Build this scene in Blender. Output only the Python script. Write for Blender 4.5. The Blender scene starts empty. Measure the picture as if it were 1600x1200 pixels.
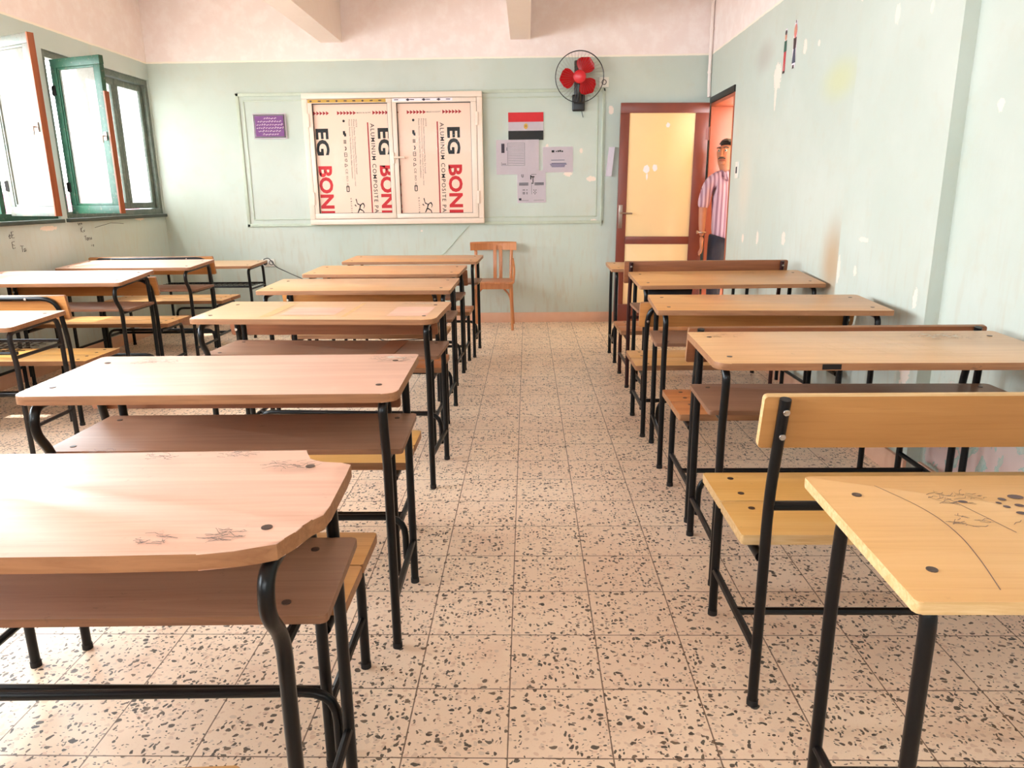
import bpy, bmesh, math, random
from mathutils import Vector, Matrix, noise as mnoise

random.seed(7)
S = bpy.context.scene
COL = S.collection
PI = math.pi

# ------------------------------------------------------------------ helpers
def lin(r, g, b):
    f = lambda c: (c/255/12.92) if c <= 10 else ((c/255+0.055)/1.055)**2.4
    return (f(r), f(g), f(b), 1.0)

class NT:
    """tiny node-tree builder"""
    def __init__(self, name):
        self.m = bpy.data.materials.new(name); self.m.use_nodes = True
        self.t = self.m.node_tree
        self.b = self.t.nodes['Principled BSDF']
        self.out = self.t.nodes['Material Output']
    def n(self, typ, **kw):
        nd = self.t.nodes.new(typ)
        for k, v in kw.items(): setattr(nd, k, v)
        return nd
    def l(self, a, b): self.t.links.new(a, b)
    def put(self, sock, v):
        if isinstance(v, bpy.types.NodeSocket): self.l(v, sock)
        else: sock.default_value = v
    def math(self, op, a, b=None, c=None, clamp=False):
        nd = self.n('ShaderNodeMath', operation=op, use_clamp=clamp)
        self.put(nd.inputs[0], a)
        if b is not None: self.put(nd.inputs[1], b)
        if c is not None: self.put(nd.inputs[2], c)
        return nd.outputs[0]
    def vec(self, op, a, b=None):
        nd = self.n('ShaderNodeVectorMath', operation=op)
        self.put(nd.inputs[0], a)
        if b is not None: self.put(nd.inputs[1], b)
        return nd.outputs['Value'] if op in ('LENGTH', 'DISTANCE', 'DOT_PRODUCT') else nd.outputs[0]
    def mix(self, f, a, b):
        nd = self.n('ShaderNodeMix', data_type='RGBA')
        self.put(nd.inputs[0], f); self.put(nd.inputs[6], a); self.put(nd.inputs[7], b)
        return nd.outputs[2]
    def ramp(self, v, stops):
        nd = self.n('ShaderNodeValToRGB')
        e = nd.color_ramp.elements
        while len(e) < len(stops): e.new(0.5)
        for i, (p, c) in enumerate(stops):
            e[i].position = p; e[i].color = c if len(c) == 4 else (*c, 1)
        self.put(nd.inputs[0], v)
        return nd.outputs[0]
    def step(self, v, lo, hi):
        nd = self.n('ShaderNodeMapRange', interpolation_type='SMOOTHSTEP')
        self.put(nd.inputs[0], v); nd.inputs[1].default_value = lo; nd.inputs[2].default_value = hi
        return nd.outputs[0]
    def noise(self, v, scale, detail=3, rough=.5, dist=0):
        nd = self.n('ShaderNodeTexNoise'); self.put(nd.inputs['Vector'], v)
        nd.inputs['Scale'].default_value = scale; nd.inputs['Detail'].default_value = detail
        nd.inputs['Roughness'].default_value = rough; nd.inputs['Distortion'].default_value = dist
        return nd
    def scale(self, v, s):
        nd = self.n('ShaderNodeVectorMath', operation='MULTIPLY'); self.put(nd.inputs[0], v)
        nd.inputs[1].default_value = s; return nd.outputs[0]
    def bump(self, h, strength=.2, dist=.01):
        nd = self.n('ShaderNodeBump'); nd.inputs['Strength'].default_value = strength
        nd.inputs['Distance'].default_value = dist; self.put(nd.inputs['Height'], h)
        self.l(nd.outputs[0], self.b.inputs['Normal'])
    def set(self, col=None, rough=None, metal=None, **kw):
        if col is not None: self.put(self.b.inputs['Base Color'], col)
        if rough is not None: self.put(self.b.inputs['Roughness'], rough)
        if metal is not None: self.b.inputs['Metallic'].default_value = metal
        for k, v in kw.items(): self.put(self.b.inputs[k], v)
        return self.m

def plain(name, rgb, rough=.5, metal=0, var=.06, scale=30):
    k = NT(name); g = k.n('ShaderNodeTexCoord').outputs['Object']
    n = k.noise(g, scale, 2)
    c = lin(*rgb); d = tuple(x*(1-var*2.2) for x in c[:3])+(1,); e = tuple(min(1, x*(1+var)) for x in c[:3])+(1,)
    return k.set(k.mix(n.outputs[0], d, e), rough, metal)

def new_obj(name, bm, mat=None, parent=None, smooth=True):
    me = bpy.data.meshes.new(name)
    bmesh.ops.recalc_face_normals(bm, faces=bm.faces[:])
    bm.to_mesh(me); bm.free()
    o = bpy.data.objects.new(name, me); COL.objects.link(o)
    if mat: me.materials.append(mat)
    if parent: o.parent = parent
    if smooth:
        me.shade_smooth()
        try: me.set_sharp_from_angle(angle=math.radians(38))
        except Exception: pass
    return o

def empty(name, loc=(0, 0, 0), rz=0, rx=0, ry=0):
    o = bpy.data.objects.new(name, None); COL.objects.link(o)
    o.location = loc; o.rotation_euler = (rx, ry, rz); o.empty_display_size = .05
    return o

def tag(o, label, cat, group=None):
    o['label'] = label; o['category'] = cat
    if group: o['group'] = group
    return o

def struct(o):
    o['kind'] = 'structure'; return o

def box(bm, x0, x1, y0, y1, z0, z1, bev=0, seg=2):
    vs = [bm.verts.new((x, y, z)) for z in (z0, z1) for y in (y0, y1) for x in (x0, x1)]
    fs = [bm.faces.new([vs[i] for i in q]) for q in ((0, 2, 3, 1), (4, 5, 7, 6), (0, 1, 5, 4), (2, 6, 7, 3), (0, 4, 6, 2), (1, 3, 7, 5))]
    if bev:
        es = list({e for f in fs for e in f.edges})
        bmesh.ops.bevel(bm, geom=es, offset=bev, segments=seg, profile=.6, affect='EDGES')
    return bm

def boxbm(*a, **k): return box(bmesh.new(), *a, **k)

def prism(bm, poly, z0, z1, bev=0, xf=None):
    """poly in xy, extruded along z, optional transform"""
    lo = [bm.verts.new((x, y, z0)) for x, y in poly]; hi = [bm.verts.new((x, y, z1)) for x, y in poly]
    n = len(poly)
    fs = [bm.faces.new(lo[::-1]), bm.faces.new(hi)]
    fs += [bm.faces.new([lo[i], lo[(i+1) % n], hi[(i+1) % n], hi[i]]) for i in range(n)]
    vs = lo+hi
    if bev:
        es = [e for e in fs[0].edges]+[e for e in fs[1].edges]
        r = bmesh.ops.bevel(bm, geom=es, offset=bev, segments=2, profile=.6, affect='EDGES')
        vs = list({v for f in bm.faces for v in f.verts}) if xf is not None else vs
    if xf is not None:
        bmesh.ops.transform(bm, matrix=xf, verts=vs)
    return bm

def fillet(pts, d, k=5):
    pts = [Vector(p) for p in pts]
    if d <= 0: return pts
    out = [pts[0]]
    for i in range(1, len(pts)-1):
        a, p, b = pts[i-1], pts[i], pts[i+1]
        u = (a-p); v = (b-p); dd = min(d, u.length*.48, v.length*.48)
        u.normalize(); v.normalize()
        s, e = p+u*dd, p+v*dd
        for j in range(k+1):
            t = j/k
            out.append(s*(1-t)**2+p*2*t*(1-t)+e*t*t)
    out.append(pts[-1]); return out

def tube(bm, pts, r, n=10, bend=.035, cap=True, closed=False):
    P = fillet(pts, bend) if bend else [Vector(p) for p in pts]
    m = len(P)
    T = []
    for i in range(m):
        if closed: t = P[(i+1) % m]-P[i-1]
        else: t = (P[min(i+1, m-1)]-P[max(i-1, 0)])
        T.append(t.normalized())
    up = Vector((0, 0, 1)) if abs(T[0].z) < .9 else Vector((0, 1, 0))
    nrm = (up-T[0]*up.dot(T[0])).normalized()
    rings = []
    for i in range(m):
        nrm = (nrm-T[i]*nrm.dot(T[i])).normalized(); bn = T[i].cross(nrm)
        if isinstance(r, (list, tuple)):
            q_ = i/(m-1)*(len(r)-1); k_ = min(int(q_), len(r)-2); rr = r[k_]+(r[k_+1]-r[k_])*(q_-k_)
        else: rr = r
        rings.append([bm.verts.new(P[i]+nrm*rr*math.cos(2*PI*j/n)+bn*rr*math.sin(2*PI*j/n)) for j in range(n)])
    for i in range(m if closed else m-1):
        A, B = rings[i], rings[(i+1) % m]
        for j in range(n): bm.faces.new([A[j], A[(j+1) % n], B[(j+1) % n], B[j]])
    if cap and not closed:
        bm.faces.new(rings[0][::-1]); bm.faces.new(rings[-1])
    return bm

def disc(bm, c, r, ax, h, n=16, bev=0):
    ax = Vector(ax).normalized(); q = Vector((0, 0, 1)).rotation_difference(ax).to_matrix().to_4x4()
    return prism_at(bm, [(r*math.cos(2*PI*i/n), r*math.sin(2*PI*i/n)) for i in range(n)], 0, h, Matrix.Translation(c) @ q, bev)

def prism_at(bm, poly, z0, z1, xf, bev=0):
    b2 = bmesh.new(); prism(b2, poly, z0, z1, bev)
    b2.transform(xf); me = bpy.data.meshes.new('tmp'); b2.to_mesh(me); b2.free()
    bm.from_mesh(me); bpy.data.meshes.remove(me); return bm

def roundpoly(pts, r, k=4):
    """round every corner of a 2-d polygon; r is one number or a list"""
    n = len(pts); out = []
    for i in range(n):
        rr = r[i] if isinstance(r, (list, tuple)) else r
        p = Vector(pts[i]); a = Vector(pts[i-1])-p; b = Vector(pts[(i+1) % n])-p
        d = min(rr, a.length*.45, b.length*.45)
        if d < 1e-5: out.append(tuple(p)); continue
        s, e = p+a.normalized()*d, p+b.normalized()*d
        for j in range(k+1):
            t = j/k; q = s*(1-t)**2+p*2*t*(1-t)+e*t*t; out.append((q.x, q.y))
    return out

# ------------------------------------------------------------------ materials
def wood(name, c1, c2, c3, rough=.3, grain=1.0, coat=.0, axis=0, dirt=.5, bump=.04):
    k = NT(name)
    tc = k.n('ShaderNodeTexCoord').outputs['Object']
    rnd = k.n('ShaderNodeObjectInfo').outputs['Random']
    off = k.n('ShaderNodeCombineXYZ'); k.put(off.inputs[0], k.math('MULTIPLY', rnd, 37.0)); k.put(off.inputs[1], k.math('MULTIPLY', rnd, 11.0))
    v = k.vec('ADD', tc, off.outputs[0])
    s = [26, 26, 26]; s[axis] = 1.6
    g1 = k.noise(k.scale(v, s), 1.0*grain, 6, .62, .9).outputs[0]
    s2 = [120, 120, 120]; s2[axis] = 4
    g2 = k.noise(k.scale(v, s2), 1.0, 3, .6).outputs[0]
    big = k.noise(v, 2.2, 2).outputs[0]
    c = k.mix(k.step(g1, .32, .68), lin(*c1), lin(*c2))
    c = k.mix(k.math('MULTIPLY', k.step(g2, .5, .75), .35), c, lin(*c3))
    c = k.mix(k.math('MULTIPLY', k.step(big, .45, .75), .25), c, lin(*c3))
    if dirt:
        d = k.noise(v, 34, 6, .75).outputs[0]; m = k.noise(v, 4.2, 2).outputs[0]
        f = k.math('MULTIPLY', k.step(d, .60, .72), k.step(m, .5, .62))
        c = k.mix(k.math('MULTIPLY', f, dirt), c, lin(95, 70, 52))
    k.bump(g2, bump, .002)
    k.set(c, rough)
    k.b.inputs['Coat Weight'].default_value = coat; k.b.inputs['Coat Roughness'].default_value = .25
    k.b.inputs['Specular IOR Level'].default_value = .45
    return k.m

M = {}
M['top_pink'] = wood('laminate_pink', (222, 174, 150), (234, 190, 166), (206, 154, 130), .38, 1, .08, dirt=.35)
M['top_tan'] = wood('laminate_tan', (214, 164, 112), (226, 178, 126), (188, 134, 86), .30, 1, .2)
M['top_orange'] = wood('plywood_orange', (210, 148, 86), (224, 164, 100), (182, 120, 64), .33, .8, .15, dirt=.4)
M['top_yellow'] = wood('plywood_yellow', (214, 164, 104), (222, 174, 116), (196, 142, 88), .34, .8, .12, dirt=.35)
M['seat_wood'] = wood('seat_pine', (206, 152, 94), (220, 168, 110), (176, 118, 66), .38, 1, .1)
M['seat_yellow'] = wood('seat_plywood', (218, 164, 90), (226, 176, 104), (190, 136, 70), .36, .8, .1)
M['seat_red'] = wood('seat_reddish', (176, 108, 62), (194, 126, 76), (142, 80, 44), .38, 1, .1)
M['back_wood'] = wood('backrest_pine', (190, 126, 68), (206, 142, 80), (158, 96, 48), .36, 1, .1)
M['back_dark'] = wood('backrest_brown', (136, 80, 50), (154, 94, 60), (108, 62, 40), .36, 1, .1)
M['back_ply'] = wood('backrest_plywood', (172, 118, 64), (182, 128, 72), (152, 100, 50), .45, .7, .05, dirt=.2)
M['shelf'] = wood('shelf_brown', (146, 106, 82), (160, 120, 94), (118, 80, 60), .4, 1, .05, dirt=.6)
M['edge'] = wood('worn_edge', (146, 98, 64), (168, 118, 80), (104, 68, 42), .5, 2, 0, dirt=.8)
M['shelf_edge'] = wood('shelf_edge', (120, 80, 56), (140, 96, 68), (88, 58, 40), .5, 2, 0, dirt=.7)
M['edge_pale'] = wood('plywood_edge', (224, 190, 140), (206, 164, 108), (170, 116, 66), .5, 3, 0, dirt=.2)
M['chair'] = wood('chair_beech', (186, 116, 70), (204, 134, 84), (150, 86, 50), .33, 1, .25, axis=2, dirt=.3)
M['brown_edge'] = wood('bare_wood', (136, 68, 34), (150, 80, 42), (104, 52, 28), .5, 1, 0, axis=2, dirt=.3)
M['black'] = plain('black_enamel', (13, 12, 13), .3, 0, .15, 40)
M['maroon'] = plain('maroon_enamel', (56, 24, 21), .38, 0, .15, 40)
M['dark_grey'] = plain('dark_grey_enamel', (34, 29, 28), .42, 0, .15, 40)
for q_ in ('black', 'maroon', 'dark_grey'): M[q_].node_tree.nodes['Principled BSDF'].inputs['Specular IOR Level'].default_value = .28
M['screw'] = plain('screw_head', (82, 62, 52), .4, .3)
M['bolt'] = plain('steel_bolt', (190, 190, 190), .25, 1)
M['mesh'] = plain('wire_black', (30, 28, 28), .4)
M['steel'] = plain('brushed_metal', (170, 150, 138), .3, .9)
M['cream'] = plain('cream_paint', (246, 212, 160), .55, 0, .02, 4)
M['white_pl'] = plain('white_plastic', (236, 232, 222), .35, 0, .02)
M['alu'] = plain('white_aluminium', (240, 218, 200), .3, 0, .02)
M['paper'] = plain('paper', (252, 238, 244), .8, 0, .02)
M['ink'] = plain('ink', (60, 50, 62), .8, 0, .1)
M['ink_blk'] = plain('ink_black', (20, 18, 18), .6)
M['ink_red'] = plain('ink_red', (206, 22, 30), .55)
M['ink_dred'] = plain('ink_dark_red', (170, 24, 28), .55)
M['panel'] = plain('printed_film', (246, 208, 184), .4, 0, .015, 4)
M['fan_red'] = plain('red_plastic', (214, 20, 30), .25)
M['blk_pl'] = plain('black_plastic', (22, 20, 20), .35)
M['cable_blk'] = plain('black_cable', (28, 26, 26), .5)
M['rubber'] = plain('rubber', (24, 22, 22), .7)
M['gold'] = plain('gold_tape', (206, 160, 52), .4)
M['purple'] = plain('purple_print', (120, 66, 130), .6)
M['seal'] = plain('flag_gold', (222, 170, 70), .6)
M['cloth_blk'] = plain('black_cloth', (16, 15, 16), .85)

# red-brown door paint
k = NT('door_brown'); tc = k.n('ShaderNodeTexCoord').outputs['Object']
n1 = k.noise(k.scale(tc, (3, 3, 1)), 3, 4).outputs[0]
M['door'] = k.set(k.mix(n1, lin(112, 52, 40), lin(132, 66, 50)), .32)
k = NT('door_frame_paint'); tc = k.n('ShaderNodeTexCoord').outputs['Object']
n1 = k.noise(k.scale(tc, (3, 3, 1)), 3, 4).outputs[0]
M['jamb'] = k.set(k.mix(n1, lin(158, 78, 52), lin(176, 92, 62)), .4)

# green window paint, worn
def worn(name, a, b, c):
    k = NT(name); tc = k.n('ShaderNodeTexCoord').outputs['Object']
    n1 = k.noise(tc, 14, 5, .7).outputs[0]; n2 = k.noise(tc, 40, 4, .7).outputs[0]
    col = k.mix(k.step(n1, .45, .6), lin(*a), lin(*b))
    col = k.mix(k.math('MULTIPLY', k.step(n2, .58, .66), .8), col, lin(*c))
    return k.set(col, .5)
M['green'] = worn('green_paint_worn', (24, 70, 48), (34, 80, 58), (104, 98, 80))
M['greygreen'] = worn('grey_green_paint_worn', (92, 104, 94), (108, 116, 106), (140, 138, 126))
M['sash_pale'] = worn('pale_paint_worn', (108, 104, 92), (92, 100, 90), (76, 72, 62))

# frosted, dusty glass
k = NT('frosted_glass'); tc = k.n('ShaderNodeTexCoord').outputs['Object']
n1 = k.noise(tc, 16, 5, .7).outputs[0]
tr = k.n('ShaderNodeBsdfTranslucent'); k.put(tr.inputs[0], k.mix(k.step(n1, .4, .7), (.62, .62, .60, 1), (.50, .50, .46, 1)))
df = k.n('ShaderNodeBsdfDiffuse'); df.inputs[0].default_value = (.6, .6, .56, 1)
tp = k.n('ShaderNodeBsdfTransparent'); tp.inputs[0].default_value = (1, 1, 1, 1)
m1 = k.n('ShaderNodeMixShader'); m1.inputs[0].default_value = .25; k.l(tr.outputs[0], m1.inputs[1]); k.l(df.outputs[0], m1.inputs[2])
m2 = k.n('ShaderNodeMixShader'); m2.inputs[0].default_value = .34; k.l(m1.outputs[0], m2.inputs[1]); k.l(tp.outputs[0], m2.inputs[2])
k.l(m2.outputs[0], k.out.inputs[0]); M['frost'] = k.m
# clear glass of the noticeboard doors
k = NT('clear_glass')
tp = k.n('ShaderNodeBsdfTransparent'); gl = k.n('ShaderNodeBsdfGlossy'); gl.inputs['Roughness'].default_value = .05
fr = k.n('ShaderNodeFresnel'); fr.inputs[0].default_value = 1.45
mx = k.n('ShaderNodeMixShader'); k.l(k.math('MULTIPLY', fr.outputs[0], .04), mx.inputs[0]); k.l(tp.outputs[0], mx.inputs[1]); k.l(gl.outputs[0], mx.inputs[2])
k.l(mx.outputs[0], k.out.inputs[0]); M['glass'] = k.m

# two-tone wall paint with flakes. spots: world (x, y, z, radius_y_or_x, radius_z)
PAINT_Z = 2.497
def wall_mat(name, green, green2, spots=(), low_peel=None, smears=()):
    k = NT(name); P = k.n('ShaderNodeNewGeometry').outputs['Position']
    sep = k.n('ShaderNodeSeparateXYZ'); k.l(P, sep.inputs[0]); z = sep.outputs[2]
    n1 = k.noise(P, 1.3, 4, .55).outputs[0]; n2 = k.noise(P, 9, 5, .6).outputs[0]; n3 = k.noise(k.scale(P, (30, 30, 5)), 1, 3).outputs[0]
    g = k.mix(k.step(n1, .35, .7), lin(*green), lin(*green2))
    g = k.mix(k.math('MULTIPLY', k.step(n2, .5, .75), .25), g, lin(196, 192, 172))
    low = k.math('SUBTRACT', 1.0, k.step(z, .3, 1.5))
    g = k.mix(k.math('MULTIPLY', k.math('MULTIPLY', k.step(n3, .5, .7), low), .4), g, lin(190, 180, 158))
    for (x, y, zz, ry, rz, rgb, f) in smears:
        d = k.vec('LENGTH', k.vec('DIVIDE', k.vec('SUBTRACT', P, (x, y, zz)), (.3, ry, rz)))
        g = k.mix(k.math('MULTIPLY', k.math('SUBTRACT', 1.0, k.step(d, .1, 1.0)), f), g, lin(*rgb))
    warp = k.noise(P, 45, 4, .7).outputs[0]
    mask = None
    for (x, y, zz, ry, rz) in spots:
        d = k.vec('LENGTH', k.vec('DIVIDE', k.vec('SUBTRACT', P, (x, y, zz)), (ry, ry, rz)))
        s = k.math('LESS_THAN', k.math('ADD', d, k.math('MULTIPLY', warp, 1.5)), 1.6)
        mask = s if mask is None else k.math('MAXIMUM', mask, s)
    # scattered small flakes everywhere
    fl = k.noise(P, 22, 6, .8).outputs[0]; fm = k.noise(P, 2.3, 2).outputs[0]
    rare = k.math('MULTIPLY', k.math('GREATER_THAN', fl, .70), k.math('GREATER_THAN', fm, .56))
    mask = rare if mask is None else k.math('MAXIMUM', mask, rare)
    g = k.mix(mask, g, lin(240, 222, 208))
    if low_peel:
        y1, z1 = low_peel
        pn = k.noise(k.scale(P, (1, 1, .7)), 11, 4, .6, .6).outputs[0]
        reg = k.math('MULTIPLY', k.math('SUBTRACT', 1.0, k.step(sep.outputs[1], y1-.1, y1)), k.math('SUBTRACT', 1.0, k.step(z, z1-.45, z1+.15)))
        pm = k.math('GREATER_THAN', k.math('ADD', pn, k.math('MULTIPLY', reg, .24)), .69)
        edge = k.math('GREATER_THAN', k.math('ADD', pn, k.math('MULTIPLY', reg, .24)), .66)
        g = k.mix(k.math('MULTIPLY', edge, reg), g, lin(168, 190, 178))
        g = k.mix(k.math('MULTIPLY', pm, reg), g, lin(226, 194, 186))
    pink = k.mix(k.step(n2, .4, .7), lin(246, 228, 222), lin(251, 237, 232))
    pz = k.math('ADD', z, k.math('MULTIPLY', k.math('SUBTRACT', n2, .5), .012))
    line = k.math('GREATER_THAN', pz, PAINT_Z)
    c = k.mix(line, g, pink)
    c = k.mix(k.math('LESS_THAN', k.math('ABSOLUTE', k.math('SUBTRACT', pz, PAINT_Z+.006)), .008), c, lin(250, 238, 222))
    k.bump(k.math('ADD', n2, k.math('MULTIPLY', n3, .4)), .12, .01)
    k.set(c, .48); k.b.inputs['Specular IOR Level'].default_value = .35
    return k.m

XL, XR, XC, YB, ZC = -3.60, 1.72, 1.662, 7.39, 3.12     # left wall, right wall, right pilaster, back wall, ceiling
YREAR = -3.2
M['wall_back'] = wall_mat('paint_back_wall', (192, 202, 191), (202, 209, 199),
    [(.30, YB, 1.55, .022, .05), (.395, YB, 1.45, .045, .03), (.62, YB, 1.40, .05, .03), (.80, YB, 2.02, .03, .045), (.79, YB, 2.05, .02, .02),
     (.19, YB, 1.70, .02, .025), (-1.05, YB, .92, .012, .01), (.52, YB, 1.66, .02, .03), (-3.48, YB, 1.74, .03, .05), (.65, YB, 1.0, .04, .02)])
M['wall_right'] = wall_mat('paint_right_wall', (193, 201, 190), (202, 208, 198),
    [(XR, 5.42, 2.02, .09, .10), (XR, 5.44, 1.90, .025, .11), (XR, 4.93, 2.12, .035, .05), (XR, 4.70, 2.10, .02, .02), (XC, 3.62, 2.02, .025, .05),
     (XC, 3.72, 1.02, .06, .014), (XR, 5.62, .92, .03, .06), (XR, 5.05, .95, .04, .05), (XC, 3.98, .85, .02, .08), (XC, 3.78, .86, .02, .03), (XR, 2.86, 1.55, .022, .032),
     (XC, 3.20, .64, .05, .05), (XC, 3.18, .5, .05, .12), (XC, 3.32, 1.98, .02, .03), (XC, 3.8, .55, .02, .06), (XR, 4.15, 2.24, .03, .05), (XR, 6.0, .9, .03, .04), (XC, 3.17, .8, .02, .05)],
    low_peel=(3.1, .62),
    smears=[(XR, 4.22, .86, .22, .34, (184, 152, 116), .8), (XR, 4.35, 1.85, .35, .16, (202, 204, 150), .6), (XR, 5.75, 2.2, .3, .16, (170, 160, 150), .5), (XR, 6.05, 1.3, .25, .4, (214, 206, 190), .7)])
M['wall_left'] = wall_mat('paint_left_wall', (192, 204, 198), (202, 210, 205), [(XL, 5.55, 1.05, .12, .02), (XL, 6.9, 1.09, .1, .03)])
k = NT('ceiling_paint'); P = k.n('ShaderNodeNewGeometry').outputs['Position']
n2 = k.noise(P, 7, 5, .6).outputs[0]
M['ceil'] = k.set(k.mix(n2, lin(242, 224, 216), lin(248, 234, 226)), .6)
M['pinkpaint'] = M['ceil']
M['trim'] = plain('old_board_trim', (192, 202, 184), .5, 0, .06, 20)

# terrazzo floor tiles
TX, TY, TS = -.2965, 1.411, .24333
k = NT('terrazzo_tiles'); P = k.n('ShaderNodeNewGeometry').outputs['Position']
loc = k.n('ShaderNodeVectorMath', operation='SUBTRACT'); k.l(P, loc.inputs[0]); loc.inputs[1].default_value = (TX, TY, 0)
uv = k.scale(loc.outputs[0], (1/TS, 1/TS, 0))
fr = k.vec('FRACTION', uv); fl = k.vec('FLOOR', uv)
sp = k.n('ShaderNodeSeparateXYZ'); k.l(fr, sp.inputs[0])
ex = k.math('MINIMUM', sp.outputs[0], k.math('SUBTRACT', 1.0, sp.outputs[0]))
ey = k.math('MINIMUM', sp.outputs[1], k.math('SUBTRACT', 1.0, sp.outputs[1]))
wob = k.noise(P, 30, 3).outputs[0]
ed = k.math('ADD', k.math('MINIMUM', ex, ey), k.math('MULTIPLY', k.math('SUBTRACT', wob, .5), .008))
grout = k.math('LESS_THAN', ed, .0075)
wn = k.n('ShaderNodeTexWhiteNoise', noise_dimensions='3D'); k.l(fl, wn.inputs['Vector'])
# per-tile offset so that the chips stop at the joints
offs = k.n('ShaderNodeVectorMath', operation='SCALE'); k.l(wn.outputs['Color'], offs.inputs[0]); offs.inputs['Scale'].default_value = 7.0
Pv = k.vec('ADD', P, offs.outputs[0])
wv = k.noise(P, 38, 2); wvec = k.n('ShaderNodeVectorMath', operation='SCALE'); k.l(wv.outputs['Color'], wvec.inputs[0]); wvec.inputs['Scale'].default_value = .022
Pw = k.vec('ADD', Pv, wvec.outputs[0])
dens = k.noise(P, 6, 2).outputs[0]
def chips(scale, stretch, frac, r0, r1):
    v = k.n('ShaderNodeTexVoronoi', voronoi_dimensions='2D'); k.l(k.scale(Pw, stretch), v.inputs['Vector']); v.inputs['Scale'].default_value = scale
    s = k.n('ShaderNodeSeparateColor'); k.l(v.outputs['Color'], s.inputs[0])
    rad = k.math('MULTIPLY_ADD', s.outputs[1], r1-r0, r0)
    return k.math('MULTIPLY', k.math('LESS_THAN', v.outputs['Distance'], rad), k.math('LESS_THAN', s.outputs[0], k.math('MULTIPLY', k.math('MULTIPLY_ADD', dens, 2.6, -.3), frac))), s.outputs[2]
base = k.mix(k.noise(P, 1.6, 4).outputs[0], lin(245, 214, 184), lin(251, 230, 204))
base = k.mix(k.math('MULTIPLY', k.step(k.noise(P, 3.7, 5, .7).outputs[0], .5, .75), .45), base, lin(226, 186, 160))
base = k.mix(k.math('MULTIPLY', wn.outputs['Value'], .22), base, lin(224, 186, 162))
base = k.mix(k.math('MULTIPLY', k.step(k.noise(P, 160, 3, .6).outputs[0], .55, .7), .3), base, lin(220, 180, 152))
c0, h0 = chips(52, (1, 1.15, 1), .40, .20, .40)
c1, h1 = chips(62, (1.35, .8, 1), .20, .18, .40)
c2, h2 = chips(120, (.75, 1.35, 1), .16, .16, .36)
c3, h3 = chips(44, (.95, 1.35, 1), .13, .20, .38)
base = k.mix(k.math('MULTIPLY', c0, .55), base, k.mix(h0, lin(216, 172, 142), lin(206, 186, 166)))
dark = lambda h: k.ramp(h, [(0, lin(62, 52, 44)), (.45, lin(92, 80, 68)), (.75, lin(120, 96, 76)), (1, lin(74, 74, 68))])
base = k.mix(k.math('MULTIPLY', c2, .9), base, dark(h2))
base = k.mix(k.math('MULTIPLY', c1, .95), base, dark(h1))
base = k.mix(k.math('MULTIPLY', c3, .95), base, dark(h3))
base = k.mix(k.math('MULTIPLY', grout, .85), base, lin(104, 76, 56))
k.set(base, k.math('MULTIPLY_ADD', dens, .25, .28)); k.b.inputs['Specular IOR Level'].default_value = .4
k.bump(k.math('SUBTRACT', 1.0, grout), .25, .002)
M['floor'] = k.m
# skirting
k = NT('skirting_tiles'); P = k.n('ShaderNodeNewGeometry').outputs['Position']
n2 = k.noise(P, 14, 4).outputs[0]
M['skirt'] = k.set(k.mix(n2, lin(222, 168, 138), lin(234, 190, 162)), .4)
M['corridor'] = plain('corridor_yellow_paint', (240, 206, 120), .6)
M['facade'] = plain('facade_pale', (236, 230, 222), .8)
M['facade_band'] = plain('facade_maroon', (150, 74, 96), .8)
M['ground'] = plain('street_ground', (190, 176, 160), .9)
M['sill'] = plain('window_sill_dark', (70, 78, 70), .6, 0, .2, 10)

# ------------------------------------------------------------------ room shell
def sbox(name, a, mat, bev=0):
    return struct(new_obj(name, boxbm(*a, bev=bev), mat, smooth=bool(bev)))

def panel_with_holes(name, axis, plane0, plane1, u0, u1, z0, z1, holes, mat):
    """thick wall normal to axis with rectangular holes (u0,u1,z0,z1)"""
    us = sorted({u0, u1, *[h[0] for h in holes], *[h[1] for h in holes]})
    zs = sorted({z0, z1, *[h[2] for h in holes], *[h[3] for h in holes]})
    bm = bmesh.new()
    for i in range(len(us)-1):
        for j in range(len(zs)-1):
            cu, cz = (us[i]+us[i+1])/2, (zs[j]+zs[j+1])/2
            if any(h[0] < cu < h[1] and h[2] < cz < h[3] for h in holes): continue
            if axis == 'x': box(bm, plane0, plane1, us[i], us[i+1], zs[j], zs[j+1])
            else: box(bm, us[i], us[i+1], plane0, plane1, zs[j], zs[j+1])
    bmesh.ops.remove_doubles(bm, verts=bm.verts[:], dist=1e-5)
    return struct(new_obj(name, bm, mat, smooth=False))

sbox('floor', (XL-.25, 4.2, YREAR-.2, YB+.25, -.12, 0), M['floor'])
sbox('ceiling', (XL-.25, XR+.25, YREAR-.2, YB+.25, ZC, ZC+.15), M['ceil'])
sbox('wall_back', (XL-.25, XR+.25, YB, YB+.22, -.12, ZC+.15), M['wall_back'])
WZ0, WZ1 = 1.115, 2.345
WINS = [(5.80, 7.375), (4.12, 5.72), (1.3, 3.7), (-1.0, .5)]
panel_with_holes('wall_left', 'x', XL-.22, XL, YREAR-.2, YB, 0, ZC, [(a, b, WZ0, WZ1) for a, b in WINS], M['wall_left'])
DY0, DY1, DZ = 6.48, 7.29, 2.09
panel_with_holes('wall_right', 'x', XR, XR+.22, YREAR-.2, YB, 0, ZC, [(DY0, DY1, 0, DZ)], M['wall_right'])
sbox('trim_1', (XC, XR, 3.075, 4.0, 0, ZC), M['wall_right'])
panel_with_holes('wall_front', 'y', YREAR-.2, YREAR, XL, XR, 0, ZC, [(XL+.6, XR-.6, 2.25, 2.75)], M['wall_left'])  # high slot added in this unseen wall to brighten the foreground
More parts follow.
